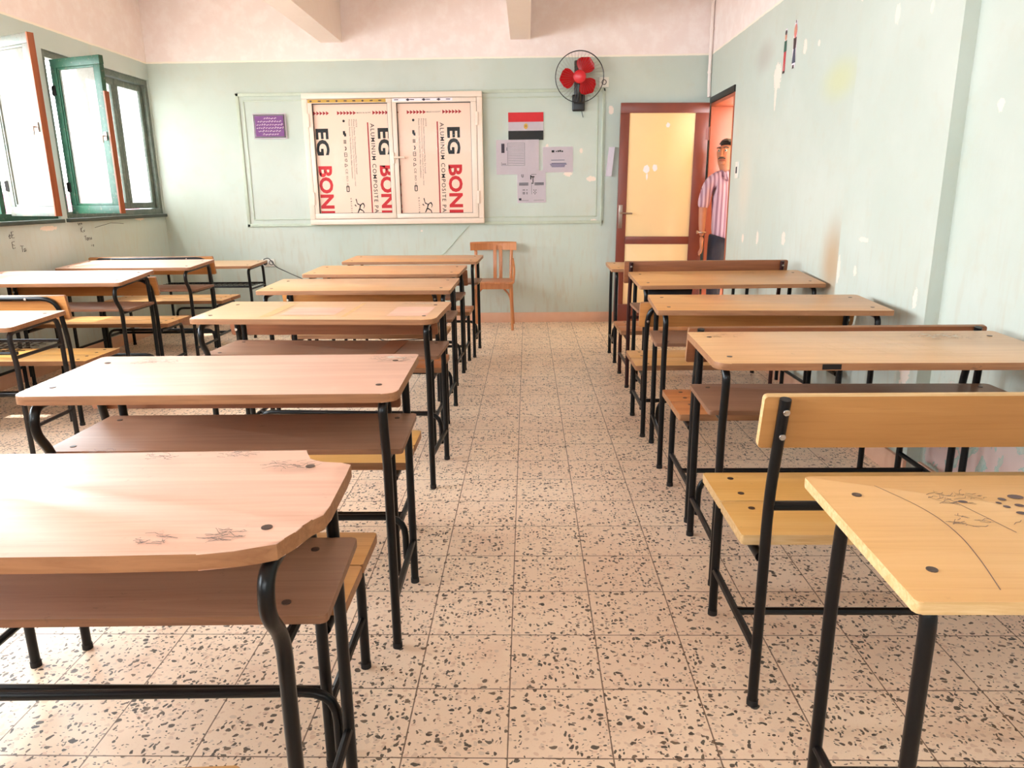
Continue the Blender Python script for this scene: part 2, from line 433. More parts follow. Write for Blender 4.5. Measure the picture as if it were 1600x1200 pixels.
# ceiling beams
def beam(name, x0, x1): return sbox(name, (x0, x1, YREAR, YB, 2.655, ZC), M['pinkpaint'])
beam('trim_2', -1.925, -1.725); beam('trim_3', -.15, .036)
# skirting
sbox('baseboard_back', (XL, XR, YB-.014, YB, 0, .10), M['skirt'], .003)
sbox('baseboard_left', (XL, XL+.014, YREAR, YB-.015, 0, .10), M['skirt'], .003)
bm = bmesh.new(); box(bm, XR-.014, XR, 4.0, DY0-.02, 0, .10); box(bm, XC-.014, XC, 3.07, 4.0, 0, .10); box(bm, XR-.014, XR, YREAR, 3.06, 0, .10)
struct(new_obj('baseboard_right', bm, M['skirt'], smooth=False))
# raised moulding on the back wall (old blackboard surround)
bm = bmesh.new()
x0, x1, z0, z1 = -2.78, .742, .975, 2.222
for (a, b, c, d) in ((x0, x1, z1-.03, z1), (x0, x1, z0, z0+.03), (x0, x0+.03, z0, z1), (x1-.03, x1, z0, z1)):
    box(bm, a, b, YB-.012, YB, c, d, .004)
i = .065
for (a, b, c, d) in ((x0+i, x1-i, z1-i-.012, z1-i), (x0+i, x1-i, z0+i, z0+i+.012), (x0+i, x0+i+.012, z0+i, z1-i), (x1-i-.012, x1-i, z0+i, z1-i)):
    box(bm, a, b, YB-.007, YB, c, d, .003)
struct(new_obj('trim_4', bm, M['trim']))

# windows of the left wall ---------------------------------------------------
def frame_rect(bm, x0, x1, u0, u1, z0, z1, w, bev=.004):
    """rectangular frame in the y-z plane"""
    for (a, b, c, d) in ((u0, u1, z1-w, z1), (u0, u1, z0, z0+w), (u0, u0+w, z0+w, z1-w), (u1-w, u1, z0+w, z1-w)):
        box(bm, x0, x1, a, b, c, d, bev)

def closed_sash(win, u0, u1, mat, hinge_mat=None):
    bm = bmesh.new(); frame_rect(bm, XL-.085, XL-.045, u0, u1, WZ0+.055, WZ1-.055, .055)
    s = new_obj('sash', bm, mat, win)
    new_obj('pane', boxbm(XL-.068, XL-.063, u0+.05, u1-.05, WZ0+.1, WZ1-.1), M['frost'], s, smooth=False)
    return s

for wi, (a, b) in enumerate(WINS):
    bm = bmesh.new(); frame_rect(bm, XL-.10, XL-.02 if wi else XL-.012, a, b, WZ0, WZ1, .05)
    n_s = 3
    win = struct(new_obj('window_%d' % (wi+1), bm, M['greygreen'] if wi == 0 else M['green']))
    w = (b-a-.1)/n_s
    ed = [a+.05+w*i for i in range(n_s+1)]
    if wi == 0:
        closed_sash(win, 6.845, 7.325, M['greygreen']); closed_sash(win, 6.36, 6.84, M['greygreen'])
        # opening of the third sash stays empty: that sash stands open into the room
    elif wi == 1:
        pass                                  # both sashes of this opening stand open
    else:
        pass                                  # unseen windows, sashes left out to let in more light
    new_obj('sill', boxbm(XL-.2, XL+.03, a-.02, b+.0, WZ0-.03, WZ0-.002, bev=.004), M['sill'], win)

def open_sash(win, hx, hy, fx, fy, mat, edge_mat, z0, z1, edge_from=0.0):
    """sash hinged at (hx,hy), free stile at (fx,fy)"""
    d = Vector((fx-hx, fy-hy, 0)); L = d.length
    ang = math.atan2(d.y, d.x)
    t = .038; w = .062
    bm = bmesh.new()
    for (a, b, c, e) in ((0, L, z1-w, z1), (0, L, z0, z0+w), (0, w, z0+w, z1-w), (L-w, L-.003, z0+w, z1-w)):
        box(bm, a, b, -t/2, t/2, c, e, .004)
    # glazing bead
    for (a, b, c, e) in ((w, L-w, z1-w-.016, z1-w), (w, L-w, z0+w, z0+w+.016), (w, w+.014, z0+w, z1-w), (L-w-.014, L-w, z0+w, z1-w)):
        box(bm, a, b, -t/2+.006, t/2-.006, c, e, .003)
    s = new_obj('sash', bm, mat, win)
    s.location = (hx, hy, 0); s.rotation_euler = (0, 0, ang)
    new_obj('pane', boxbm(w-.004, L-w+.004, -.003, .003, z0+w-.004, z1-w+.004), M['frost'], s, smooth=False)
    new_obj('stile_edge', boxbm(L-.004, L+.012, -t/2-.002, t/2+.002, z0, z1-(z1-z0)*edge_from, bev=.002), edge_mat, s)
    for zz in (z0+.2, z1-.22):
        bmh = bmesh.new(); tube(bmh, [(-.012, 0, zz-.04), (-.012, 0, zz+.04)], .011, 8, 0); box(bmh, -.012, .03, -t/2-.004, -t/2, zz-.035, zz+.035)
        new_obj('hinge', bmh, M['dark_grey'], s)
    bmh = bmesh.new(); box(bmh, L-.05, L-.02, -t/2-.008, -t/2, (z0+z1)/2-.03, (z0+z1)/2+.03, .003); tube(bmh, [(L-.035, -t/2-.006, (z0+z1)/2), (L-.035, -t/2-.03, (z0+z1)/2), (L-.035, -t/2-.032, (z0+z1)/2-.05)], .005, 8, .01)
    new_obj('latch', bmh, M['steel'], s)
    return s
win1 = bpy.data.objects['window_1']; win2 = bpy.data.objects['window_2']
open_sash(win1, -3.575, 5.86, -3.10, 5.69, M['green'], M['brown_edge'], 1.15, 2.275, .22)
open_sash(win2, -3.575, 5.16, -3.12, 4.93, M['sash_pale'], M['brown_edge'], 1.15, 2.275)
bm = bmesh.new(); box(bm, XL-.10, XL-.02, 5.10, 5.15, WZ0+.05, WZ1-.05, .004)
new_obj('mullion', bm, M['green'], win2)

# handwriting on the left wall
def stroke_set(bm, strokes, w, mapf):
    for s in strokes: tube(bm, [mapf(*p) for p in s], w, 4, 0)
rng = random.Random(3)
wl = bpy.data.objects['wall_left']
bm = bmesh.new()
LET = {'T': [[(0, 1), (.8, 1)], [(.4, 1), (.4, 0)]], 'o': [[(.1, .1), (.5, 0), (.6, .4), (.3, .55), (.05, .3), (.1, .1)]], 'n': [[(0, 0), (0, .5), (.4, .5), (.45, 0)]], 'a': [[(.5, .5), (.1, .4), (.1, .05), (.5, .1), (.5, .5), (.55, 0)]],
       'K': [[(0, 0), (0, 1)], [(.6, 1), (0, .45), (.6, 0)]], 'v': [[(0, .5), (.25, 0), (.5, .5)]], 'i': [[(.1, .5), (.1, 0)]], 'e': [[(0, .3), (.5, .3), (.3, .55), (0, .3), (.2, 0), (.5, .08)]], 'E': [[(.6, 1), (0, 1), (0, 0), (.6, 0)], [(0, .5), (.5, .5)]]}
def write(bm, txt, y, z, h):
    for ch in txt:
        for s in LET[ch]:
            tube(bm, [(XL+.001, y+p[0]*h, z+p[1]*h+rng.uniform(-.004, .004)) for p in s], .0016, 4, 0)
        y += .75*h
write(bm, 'Tona', 5.98, .935, .035); write(bm, 'Kv', 5.95, 1.0, .04); write(bm, 'ie', 6.06, .88, .03); write(bm, 'vee', 5.92, 1.06, .028); write(bm, 'eE', 5.10, 1.0, .04); write(bm, 'E', 5.12, .93, .045); write(bm, 'Ta', 5.2, .90, .04)
tube(bm, [(XL+.001, 6.15, 1.03), (XL+.001, 6.4, 1.06), (XL+.001, 6.6, 1.045)], .0016, 4, 0)
new_obj('handwriting', bm, M['ink'], wl)
# door opening lining + transom
bm = bmesh.new()
box(bm, XR-.005, XR+.225, DY1-.03, DY1, 0, DZ-.06, .003); box(bm, XR-.005, XR+.225, DY0, DY0+.03, 0, DZ-.06, .003)
box(bm, XR-.005, XR+.225, DY0, DY1, DZ-.06, DZ-.03, .003)
dr = struct(new_obj('trim_5', bm, M['jamb']))
sbox('trim_6', (XR-.012, XR+.1, DY0-.005, DY1+.02, DZ-.03, DZ+.025), M['dark_grey'], .003)

# corridor beyond the door
sbox('wall_corridor', (4.0, 4.2, 4.0, 11.0, 0, 3.1), M['corridor'])
sbox('ceiling_corridor_shade', (XR+.25, 4.2, 2.0, 11.0, ZC, ZC+.15), M['ceil'])  # unseen roof slab, added to shade the doorway and the person
# skirting and conduit
bm = bmesh.new(); tube(bm, [(XR-.02, YB-.045, ZC-.002), (XR-.02, YB-.045, 2.27), (XR-.018, YB-.06, 2.12)], .016, 10, .06)
for zz in (2.35, 2.72, 2.98): tube(bm, [(XR-.04, YB-.045, zz-.01), (XR-.002, YB-.045, zz-.01)], .006, 6, 0); tube(bm, [(XR-.02, YB-.045, zz-.02), (XR-.02, YB-.045, zz)], .02, 10, 0)
tag(new_obj('conduit_pipe', bm, M['pinkpaint']), 'painted conduit pipe running down the back right corner to the door', 'pipe')

# ------------------------------------------------------------------ desks
def desk(X, Y, L, yaw, zn, zf, label, top='top_pink', shelf='board', bulge=.05, r=(.012, .012, .04, .04), poly=None, D=.44, frame='black', edge='edge', thick=.022, inset=.045, shelf_mat='shelf', foot=True, screws=True, joints=None, cut=None, sz=.59, leg_n=.065, leg_f=.43, rs=False, sy0=None):
    """X,Y: near-left top corner on the floor plan; near edge faces the camera"""
    root = empty('school_desk', (X, Y, 0), yaw)
    tag(root, label, 'desk', 'two-seat school desks')
    fm = M[frame]; R = .0125
    # table top: outline far-left, far-right, near-right, near-left
    if poly is None:
        poly = roundpoly([(0, D), (L, D), (L, 0), (0, 0)], [r[0], r[1], r[2], r[3]])
    sl = (zf-zn)/D
    bm = bmesh.new(); prism(bm, poly[::-1], -thick, 0, .0025)
    for v in bm.verts: v.co.z += zn+v.co.y*sl
    t = new_obj('tabletop', bm, M[top], root)
    t.data.materials.append(M[edge])
    for f in t.data.polygons:
        if abs(f.normal.z) < .6: f.material_index = 1
    if screws:
        for sx in (inset+.015, L-inset-.015):
            for sy in (.085, D-.085):
                b = bmesh.new(); disc(b, (sx, sy, zn+sy*sl-.001), .0085, (0, 0, 1), .0022, 12)
                new_obj('screw', b, M['screw'], t)
    for sx in (inset, L-inset):
        ym = D*.5; zt = lambda y: zn+sl*y-thick-R
        s = -1 if sx > L/2 else 1
        bm = bmesh.new()
        if bulge > .03 and not (rs and s < 0):
            tube(bm, [(sx, ym, zt(ym)), (sx, .02, zt(.02)), (sx, .008, zn-.10), (sx, leg_n, sz+.0), (sx, leg_n, 0.003)], R, 10, .045)
        else:
            bu = min(bulge, .03); tube(bm, [(sx, ym, zt(ym)), (sx, leg_n-bu, zt(.03)), (sx, leg_n-bu*.6, zn-.12), (sx, leg_n, sz-.05), (sx, leg_n, 0.003)], R, 10, .04)
        new_obj('leg', bm, fm, root)
        bm = bmesh.new(); tube(bm, [(sx, ym, zt(ym)), (sx, leg_f-.012, zt(leg_f)), (sx, leg_f, .5), (sx, leg_f, 0.003)], R, 10, .05)
        new_obj('leg', bm, fm, root)
        for ly in (leg_n, leg_f):
            b = bmesh.new(); disc(b, (sx, ly, 0), R+.0015, (0, 0, 1), .016, 12); new_obj('foot_cap', b, M['rubber'], root)
        bm = bmesh.new(); tube(bm, [(sx, leg_n, .15), (sx, leg_f, .15)], .010, 8, 0); new_obj('side_bar', bm, fm, root)
        if shelf != 'none':
            bm = bmesh.new(); tube(bm, [(sx, leg_n, sz-.02), (sx, leg_f, sz-.02)], .009, 8, 0); new_obj('shelf_bar', bm, fm, root)
    if not foot:
        bm = bmesh.new(); tube(bm, [(inset, leg_f-.07, .15), (L-inset, leg_f-.07, .15)], .0105, 8, 0); new_obj('stretcher', bm, fm, root)
    if foot:
        bm = bmesh.new(); yy = leg_f+R+.010
        tube(bm, [(inset+.028, yy, .075), (inset+.028, yy, .225), (L-inset-.028, yy, .225), (L-inset-.028, yy, .075)], .011, 10, .07)
        new_obj('foot_rail', bm, fm, root)
    if shelf == 'board':
        y0, y1 = (sy0 or leg_n+R+.003), leg_f-R-.003
        p = roundpoly([(.012, y1), (L-.012, y1), (L-.006, y0), (.006, y0)], .012)
        bm = bmesh.new(); prism(bm, p[::-1], sz-.011, sz+.004, .002)
        sh = new_obj('shelf', bm, M[shelf_mat], root); sh.data.materials.append(M['shelf_edge'])
        for f in sh.data.polygons:
            if abs(f.normal.z) < .6: f.material_index = 1
        if joints:
            for (a, b_) in joints:
                j = new_obj('repair_board', boxbm(a, b_, y0+.002, y1-.002, sz+.004, sz+.0065), M['back_dark'], sh, smooth=False)
        for sx in (inset+.02, L-inset-.02):
            for sy in (y0+.04, y1-.05):
                b = bmesh.new(); disc(b, (sx, sy, sz+.003), .008, (0, 0, 1), .0025, 10); new_obj('screw', b, M['screw'], sh)
    elif shelf == 'mesh':
        bm = bmesh.new(); y0, y1 = leg_n+.02, leg_f-.02
        for a, b_ in (((inset, y0, sz), (L-inset, y0, sz)), ((inset, y1, sz), (L-inset, y1, sz))): tube(bm, [a, b_], .009, 8, 0)
        sh = new_obj('shelf_frame', bm, fm, root)
        bm = bmesh.new(); n = int((L-2*inset)/.05); m = 6
        for i in range(1, n): x = inset+(L-2*inset)*i/n; tube(bm, [(x, y0, sz), (x, y1, sz)], .0022, 5, 0)
        for i in range(1, m): y = y0+(y1-y0)*i/m; tube(bm, [(inset, y, sz+.002), (L-inset, y, sz+.002)], .0022, 5, 0)
        new_obj('wire_grid', bm, M['mesh'], sh)
    return root

def bench(X, Y, L, yaw, zs, zb0, zb1, label, kind='post', dy=.40, seat='seat_wood', back='back_wood', frame='black', planks=2, edge='edge', bolt2=True, lean=.055, over=.04, cat_group='school benches', st=.45):
    """X,Y: left back leg on the floor; sitter faces away from the camera"""
    root = empty('school_bench', (X, Y, 0), yaw)
    tag(root, label, 'bench', cat_group)
    R = .0128; fm = M[frame]
    y0, y1 = .05, dy+.06
    w = (y1-y0)/planks
    for q in range(planks):
        p = roundpoly([(-over, y0+w*(q+1)-.003), (L+over, y0+w*(q+1)-.003), (L+over, y0+w*q+.001), (-over, y0+w*q+.001)], .008)
        bm = bmesh.new(); prism(bm, p[::-1], zs-.026, zs, .003)
        s = new_obj('seat_plank' if planks > 1 else 'seat', bm, M[seat], root); s.data.materials.append(M[edge])
        for f in s.data.polygons:
            if abs(f.normal.z) < .6: f.material_index = 1
        for sx in (.03, L-.03):
            for sy in ((y0+w*q+.05, y0+w*(q+1)-.05)):
                b = bmesh.new(); disc(b, (sx, sy, zs-.001), .009, (0, 0, 1), .0022, 12); new_obj('screw', b, M['screw'], s)
    # side frames
    for sx in (0, L):
        bm = bmesh.new(); tube(bm, [(sx, R+.012, zs-.045), (sx, dy-.01, zs-.04), (sx, dy, zs-.12), (sx, dy, .003)], R, 10, .05); new_obj('leg', bm, fm, root)
        bm = bmesh.new(); tube(bm, [(sx, 0, .15), (sx, dy, .15)], .0105, 8, 0); new_obj('side_bar', bm, fm, root)
        for ly in (0, dy):
            b = bmesh.new(); disc(b, (sx, ly, 0), R+.0015, (0, 0, 1), .016, 12); new_obj('foot_cap', b, M['rubber'], root)
    bm = bmesh.new(); tube(bm, [(0, dy*st, .15), (L, dy*st, .15)], .0105, 8, 0); new_obj('stretcher', bm, fm, root)
    zm = (zb0+zb1)/2
    bend = zs+.12
    yat = lambda z: -lean*max(0, (z-bend)/(zb1-bend))
    if kind == 'post':
        for sx in (0, L):
            bm = bmesh.new(); tube(bm, [(sx, 0, .003), (sx, 0, bend), (sx, yat(zb1-.008), zb1-.008)], R, 12, .08)
            new_obj('backrest_post', bm, fm, root)
        bm = bmesh.new(); tube(bm, [(0, 0, zs+.10), (L, 0, zs+.10)], .0115, 10, 0); new_obj('crossbar', bm, fm, root)
        bl = [(sx, z) for sx in (0, L) for z in ((zb0+.035, zb1-.035) if bolt2 else (zm,))]
    else:
        bm = bmesh.new()
        zt = zb1-.02
        tube(bm, [(0, 0, .003), (0, 0, bend), (0, yat(zt), zt), (L, yat(zt), zt), (L, 0, bend), (L, 0, .003)], R, 10, .085)
        new_obj('backrest_tube', bm, fm, root)
        bl = [(sx, z) for sx, z in ((.0, zb0+.03), (L, zb0+.03), (.16, zt), (L-.16, zt))]
    # board on the sitter's side of the posts, leaning with them
    tilt = math.atan2(lean, zb1-bend)
    p = roundpoly([(-over, 0), (L+over, 0), (L+over, zb1-zb0), (-over, zb1-zb0)], .008)
    bm = bmesh.new(); prism(bm, p, 0, .018, .0025)
    bm.transform(Matrix.Rotation(PI/2, 4, 'X'))
    o = new_obj('backrest', bm, M[back], root); o.data.materials.append(M[edge])
    for f in o.data.polygons:
        if abs(f.normal.y) < .6: f.material_index = 1
    o.location = (0, yat(zb0)+R+.019, zb0); o.rotation_euler = (tilt, 0, 0)
    for (sx, z) in bl:
        b = bmesh.new(); disc(b, (sx, yat(z)-R-.003, z), .0075, (0, -1, -.1), .005, 10, .001); new_obj('bolt', b, M['bolt'], root)
    return root

# --- middle row, counted from the camera
C1 = [(0, .43), (.585, .435), (.588, .412), (.597, .392), (.604, .386), (.612, .374), (.632, .369), (.640, .362), (.664, .364), (.686, .352),
      (.688, .30), (.690, .17), (.688, .13), (.676, .112), (.668, .104), (.667, .09), (.660, .07), (.650, .05), (.644, .032), (.618, .022), (.59, .012), (.54, .004), (.40, .001), (.0, 0)]
C1 = [(x+.34 if x > 0 else 0, y*.975) for x, y in C1]
C1[0] = (0, .42); C1[-1] = (0, 0)
desk(-1.345, .895, 1.03, .025, .77, .774, 'nearest desk of the middle row, broken corners on its thick pink wood top', poly=C1, D=.42, leg_f=.405, sy0=.112, sz=.60, thick=.026, inset=.062, edge='edge')
desk(-1.318, 1.762, .985, .012, .77, .778, 'second desk of the middle row, pale pink top with scuffed far corners and brown shelf', rs=True, thick=.024)
desk(-1.43, 3.01, 1.05, -.06, .763, .775, 'third desk of the middle row, top with paler squares and painted reflection streaks, tarnished shelf of joined boards', rs=True, top='top_tan', joints=[(.76, .845)], r=(.012, .012, .06, .03))
desk(-1.475, 3.925, 1.06, -.03, .765, .782, 'fourth desk of the middle row, two screws at each end of its tan top', rs=True, top='top_tan', r=(.01, .01, .012, .012))
desk(-1.485, 4.80, 1.04, -.045, .763, .78, 'fifth desk of the middle row, plain orange top seen edge on', rs=True, top='top_orange', r=(.01, .01, .02, .012))
desk(-1.445, 5.70, 1.06, -.05, .765, .78, 'farthest desk of the middle row, beside the teacher chair', rs=True, top='top_orange', r=(.01, .01, .012, .012))
# --- right row
desk(.535, .915, 1.05, 0, .70, .715, 'nearest desk of the right row, ink spots and a crack on yellow plywood top', top='top_yellow', shelf='none', bulge=0, r=(.008, .008, .01, .01), D=.43, inset=.05, edge='edge_pale', thick=.02, foot=False, leg_n=.05, leg_f=.365)
desk(.555, 2.12, 1.06, -.015, .763, .775, 'second desk of the right row, long pinkish top with scuffed corner and labelled edge', top='top_tan', bulge=.02, r=(.012, .012, .02, .045), D=.45)
desk(.565, 3.19, 1.0, -.06, .757, .768, 'third desk of the right row, plain square-cornered orange top', top='top_orange', bulge=.02, r=(.01, .01, .008, .008))
desk(.635, 4.16, 1.055, .025, .748, .782, 'fourth desk of the right row, scratched orange top touching the right wall', top='top_orange', bulge=.02, r=(.01, .01, .012, .012))
desk(.615, 5.42, 1.06, 0, .72, .732, 'farthest desk of the right row, standing before the open brown door', top='top_orange', bulge=.015, r=(.01, .01, .012, .012), shelf='none')
# --- left row
desk(-3.47, 3.345, 1.035, 0, .674, .69, 'nearest desk of the left row, low pale top over a wire mesh shelf', shelf='mesh', bulge=.02, r=(.012, .012, .03, .02), frame='dark_grey', sz=.535)
desk(-3.50, 4.385, 1.03, 0, .765, .80, 'second desk of the left row, shiny pink top and narrow brown shelf', bulge=.055, r=(.012, .012, .03, .03))
desk(-3.50, 5.37, 1.02, -.012, .765, .788, 'third desk of the left row, pink top sloping under the open green sash', bulge=.055, r=(.012, .012, .03, .03))
desk(-3.49, 6.56, 1.01, 0, .664, .68, 'small low desk in the back left corner with wire mesh shelf', shelf='mesh', bulge=.02, r=(.012, .012, .02, .02), sz=.47, top='top_tan')

# --- benches
bench(-1.262, .378, .83, .06, .45, .62, .745, 'bench at the bottom edge of the picture, only its orange seat tip showing', back='back_wood')
bench(-1.37, 1.39, .92, .0, .375, .595, .735, 'bench tucked under the broken-cornered nearest desk, pine seat end sticking out', planks=2, back='back_wood', dy=.355, st=.17)
bench(-1.37, 2.255, .92, .0, .385, .60, .735, 'bench with scribbled yellow seat between second and third desks of the middle row', seat='seat_yellow', dy=.345, back='back_dark')
bench(-1.43, 3.555, .95, -.03, .415, .60, .73, 'bench behind the third desk of the middle row, dark red seat end', kind='u', seat='seat_red', back='back_dark', dy=.32)
bench(-1.46, 4.455, .90, -.02, .415, .62, .74, 'bench between fourth and fifth desks of the middle row, warm brown backrest', kind='u', dy=.31, back='back_wood')
bench(-1.44, 5.305, .97, -.03, .425, .63, .745, 'bench before the farthest desk of the middle row, reddish seat end in the aisle', kind='u', seat='seat_red', back='back_dark', dy=.32)
bench(.56, 1.60, 1.0, 0, .44, .692, .822, 'nearest bench of the right row, tan plywood backrest bolted to black posts', seat='seat_yellow', back='back_ply', dy=.41, edge='edge_pale')
bench(.622, 2.665, .985, 0, .425, .65, .785, 'reddish brown bench behind the second desk of the right row, dark backrest edge', seat='seat_red', back='back_dark', bolt2=False, dy=.37)
bench(.605, 3.715, 1.0, 0, .375, .597, .727, 'bench behind the third desk of the right row, backrest framed by a bent black tube', kind='u', seat='seat_wood', back='back_wood', dy=.39)
bench(.655, 4.745, .95, .0, .372, .70, .84, 'maroon-legged bench before the farthest desk of the right row, dark brown backrest', frame='maroon', seat='seat_red', back='back_dark', dy=.40)
bench(-3.46, 3.96, .90, 0, .365, .622, .755, 'nearest bench of the left row, knotty pine backrest under a bent black tube', kind='u', dy=.365, back='back_wood', seat='seat_yellow')
bench(-3.46, 4.90, .93, 0, .42, .627, .755, 'bench with a long pale seat between second and third desks of the left row', kind='u', dy=.335)
bench(-3.50, 5.93, .93, 0, .435, .662, .808, 'farthest bench of the left row, orange backrest beside the back left corner', kind='u', dy=.40)

# ------------------------------------------------------------------ marks on the tops (scuffs, ink, cracks)
def parent_by_label(part, label):
    for o in bpy.data.objects:
        if o.get('label', '').startswith(label): return o
def top_of(label):
    r = parent_by_label(None, label)
    return next(c for c in r.children if c.name.startswith('tabletop')), r
k = NT('scuff_ink'); M['scuff'] = k.set(lin(116, 98, 90), .7)
M['scuff_w'] = plain('scuff_pale', (226, 214, 200), .7)
def scuff(label, cx, cy, rx, ry, z, mat, n=26, seed=1, w=.0007, horiz=.7):
    t, r = top_of(label); rg = random.Random(seed); bm = bmesh.new()
    for _ in range(n):
        a = rg.uniform(0, 2*PI); q = math.sqrt(rg.random())
        x, y = cx+rx*q*math.cos(a), cy+ry*q*math.sin(a)
        th = rg.gauss(0, .5) if rg.random() < horiz else rg.uniform(0, PI)
        ln = rg.uniform(.006, .03); pts = []
        for j in range(4):
            tt = (j/3-.5)*ln; pts.append((x+math.cos(th)*tt+rg.uniform(-.003, .003), y+math.sin(th)*tt+rg.uniform(-.003, .003)))
        # flat ribbon a hair above the surface
        prev = None
        for (px, py) in pts:
            zz = z(py)+.0005
            a_ = bm.verts.new((px, py-w, zz)); b_ = bm.verts.new((px, py+w, zz))
            if prev: bm.faces.new([prev[0], a_, b_, prev[1]])
            prev = (a_, b_)
    new_obj('scuff_mark', bm, mat, t, smooth=False)
z1 = lambda y: .77+.012/.43*y
scuff('nearest desk of the middle', .92, .33, .05, .022, z1, M['scuff'], 34, 2); scuff('nearest desk of the middle', .80, .385, .035, .018, z1, M['scuff'], 22, 3); scuff('nearest desk of the middle', .66, .375, .04, .015, z1, M['scuff'], 20, 4)
scuff('nearest desk of the middle', .90, .06, .03, .02, z1, M['scuff'], 26, 5); scuff('nearest desk of the middle', .80, .05, .025, .018, z1, M['scuff'], 18, 6); scuff('nearest desk of the middle', .55, .41, .06, .008, z1, M['scuff'], 14, 16)
z2 = lambda y: .77+.008/.44*y
scuff('second desk of the middle', .91, .38, .075, .035, z2, M['scuff'], 50, 7); scuff('second desk of the middle', .92, .39, .03, .02, z2, M['scuff_w'], 12, 8, .003); scuff('second desk of the middle', .20, .37, .09, .035, z2, M['scuff'], 30, 9); scuff('second desk of the middle', .2, .37, .04, .02, z2, M['scuff_w'], 12, 10, .003)
z3 = lambda y: .763+.012/.44*y
scuff('third desk of the middle', .90, .39, .08, .03, z3, M['scuff'], 36, 11); scuff('third desk of the middle', .93, .39, .04, .012, z3, M['scuff_w'], 12, 12, .003); scuff('third desk of the middle', .25, .40, .15, .02, z3, M['scuff'], 26, 13)
t3, r3 = top_of('third desk of the middle')
for (a, b, c, d, m) in ((.36, .60, .10, .28, 'top_pink'), (.29, .335, .05, .42, 'edge_pale'), (.64, .66, .06, .40, 'edge_pale'), (.83, 1.0, .08, .3, 'top_pink')):
    bm = bmesh.new()
    vs = [bm.verts.new((x, y, z3(y)+.0005)) for x, y in ((a, c), (b, c), (b, d), (a, d))]; bm.faces.new(vs)
    new_obj('pale_reflection_patch', bm, M[m], t3, smooth=False)  # paler squares, plus streaks painted as reflections of window and board
z4 = lambda y: .765+.017/.44*y
scuff('fourth desk of the middle', .84, .40, .08, .02, z4, M['scuff'], 24, 14)
zr1 = lambda y: .70+.015/.43*y
def blob(label, pts, z, mat):
    t, r = top_of(label)
    for (x, y, rx, ry) in pts:
        bm = bmesh.new()
        vs = [bm.verts.new((x+rx*math.cos(a*PI/6), y+ry*math.sin(a*PI/6), z(y)+.0006)) for a in range(12)]; bm.faces.new(vs)
        new_obj('ink_spot', bm, mat, t, smooth=False)
M['inkspot'] = plain('ink_spot', (92, 70, 70), .5)
blob('nearest desk of the right', [(.345, .335, .014, .010), (.315, .325, .007, .007), (.33, .30, .008, .007), (.305, .295, .006, .006), (.36, .31, .011, .007), (.385, .305, .012, .008), (.30, .31, .005, .005), (.315, .27, .009, .007), (.24, .315, .008, .006), (.41, .29, .010, .008), (.43, .33, .01, .008)], zr1, M['inkspot'])
scuff('nearest desk of the right', .24, .33, .05, .03, zr1, M['scuff'], 34, 15); scuff('nearest desk of the right', .21, .24, .03, .02, zr1, M['scuff'], 14, 17); scuff('nearest desk of the right', .5, .2, .3, .15, zr1, M['scuff'], 26, 24)
t, r = top_of('nearest desk of the right')
bm = bmesh.new()
for pts in ([(.115, .385), (.15, .31), (.165, .25), (.165, .18), (.15, .10), (.132, .03)], [(.22, .33), (.24, .27), (.262, .20)]):
    P = fillet([(x, y, 0) for x, y in pts], .03)
    prev = None
    for p in P:
        a_ = bm.verts.new((p.x-.0008, p.y, zr1(p.y)+.0005)); b_ = bm.verts.new((p.x+.0008, p.y, zr1(p.y)+.0005))
        if prev: bm.faces.new([prev[0], a_, b_, prev[1]])
        prev = (a_, b_)
new_obj('crack', bm, M['scuff'], t, smooth=False)
zr2 = lambda y: .763+.012/.45*y
scuff('second desk of the right', .10, .385, .07, .03, zr2, M['scuff'], 30, 18); scuff('second desk of the right', .85, .36, .12, .05, zr2, M['scuff'], 60, 19); scuff('second desk of the right', .83, .37, .07, .03, zr2, M['scuff_w'], 26, 20, .004)
t, r = top_of('second desk of the right')
bm = bmesh.new(); box(bm, .31, .365, -.0012, .0005, .744, .760, 0)
new_obj('edge_sticker', bm, M['dark_grey'], t, smooth=False)
bm = bmesh.new()                                              # faint long scratches
rg = random.Random(5)
for i in range(9):
    x = .28+i*.05+rg.uniform(-.01, .01); a = (x, .30+rg.uniform(0, .1)); b = (x+.10, .03+rg.uniform(0, .05))
    vs = [bm.verts.new((p[0]+s*.0009, p[1], zr2(p[1])+.0005)) for p, s in ((a, -1), (a, 1), (b, 1), (b, -1))]; bm.faces.new(vs)
new_obj('scratch', bm, M['edge_pale'], t, smooth=False)
zr3 = lambda y: .757+.011/.44*y
scuff('third desk of the right', .55, .38, .35, .04, zr3, M['scuff'], 40, 21); zr4 = lambda y: .748+.034/.44*y
scuff('fourth desk of the right', .8, .38, .12, .04, zr4, M['scuff'], 34, 22); scuff('fourth desk of the right', .2, .38, .2, .04, zr4, M['scuff'], 24, 23)

# black bag on the shelf of the fourth right desk
bm = bmesh.new()
r0 = bmesh.ops.create_cube(bm, size=1)
bmesh.ops.subdivide_edges(bm, edges=bm.edges[:], cuts=5, use_grid_fill=True)
for v in bm.verts:
    x, y, z = v.co
    q = Vector((x, y, z)).normalized()*.62
    p = Vector((x, y, z)).lerp(q, .35)
    taper = .78+.30*(p.z+.5)
    v.co = Vector((p.x*.27*taper, p.y*.20, (p.z+.5)*.135))
    v.co.z = max(0, v.co.z+.006*mnoise.noise(v.co*25))
o = new_obj('bag', bm, M['cloth_blk']); o.location = (.835, 4.40, .5955)
tag(o, 'black cloth bag on the shelf under the fourth desk of the right row', 'bag')

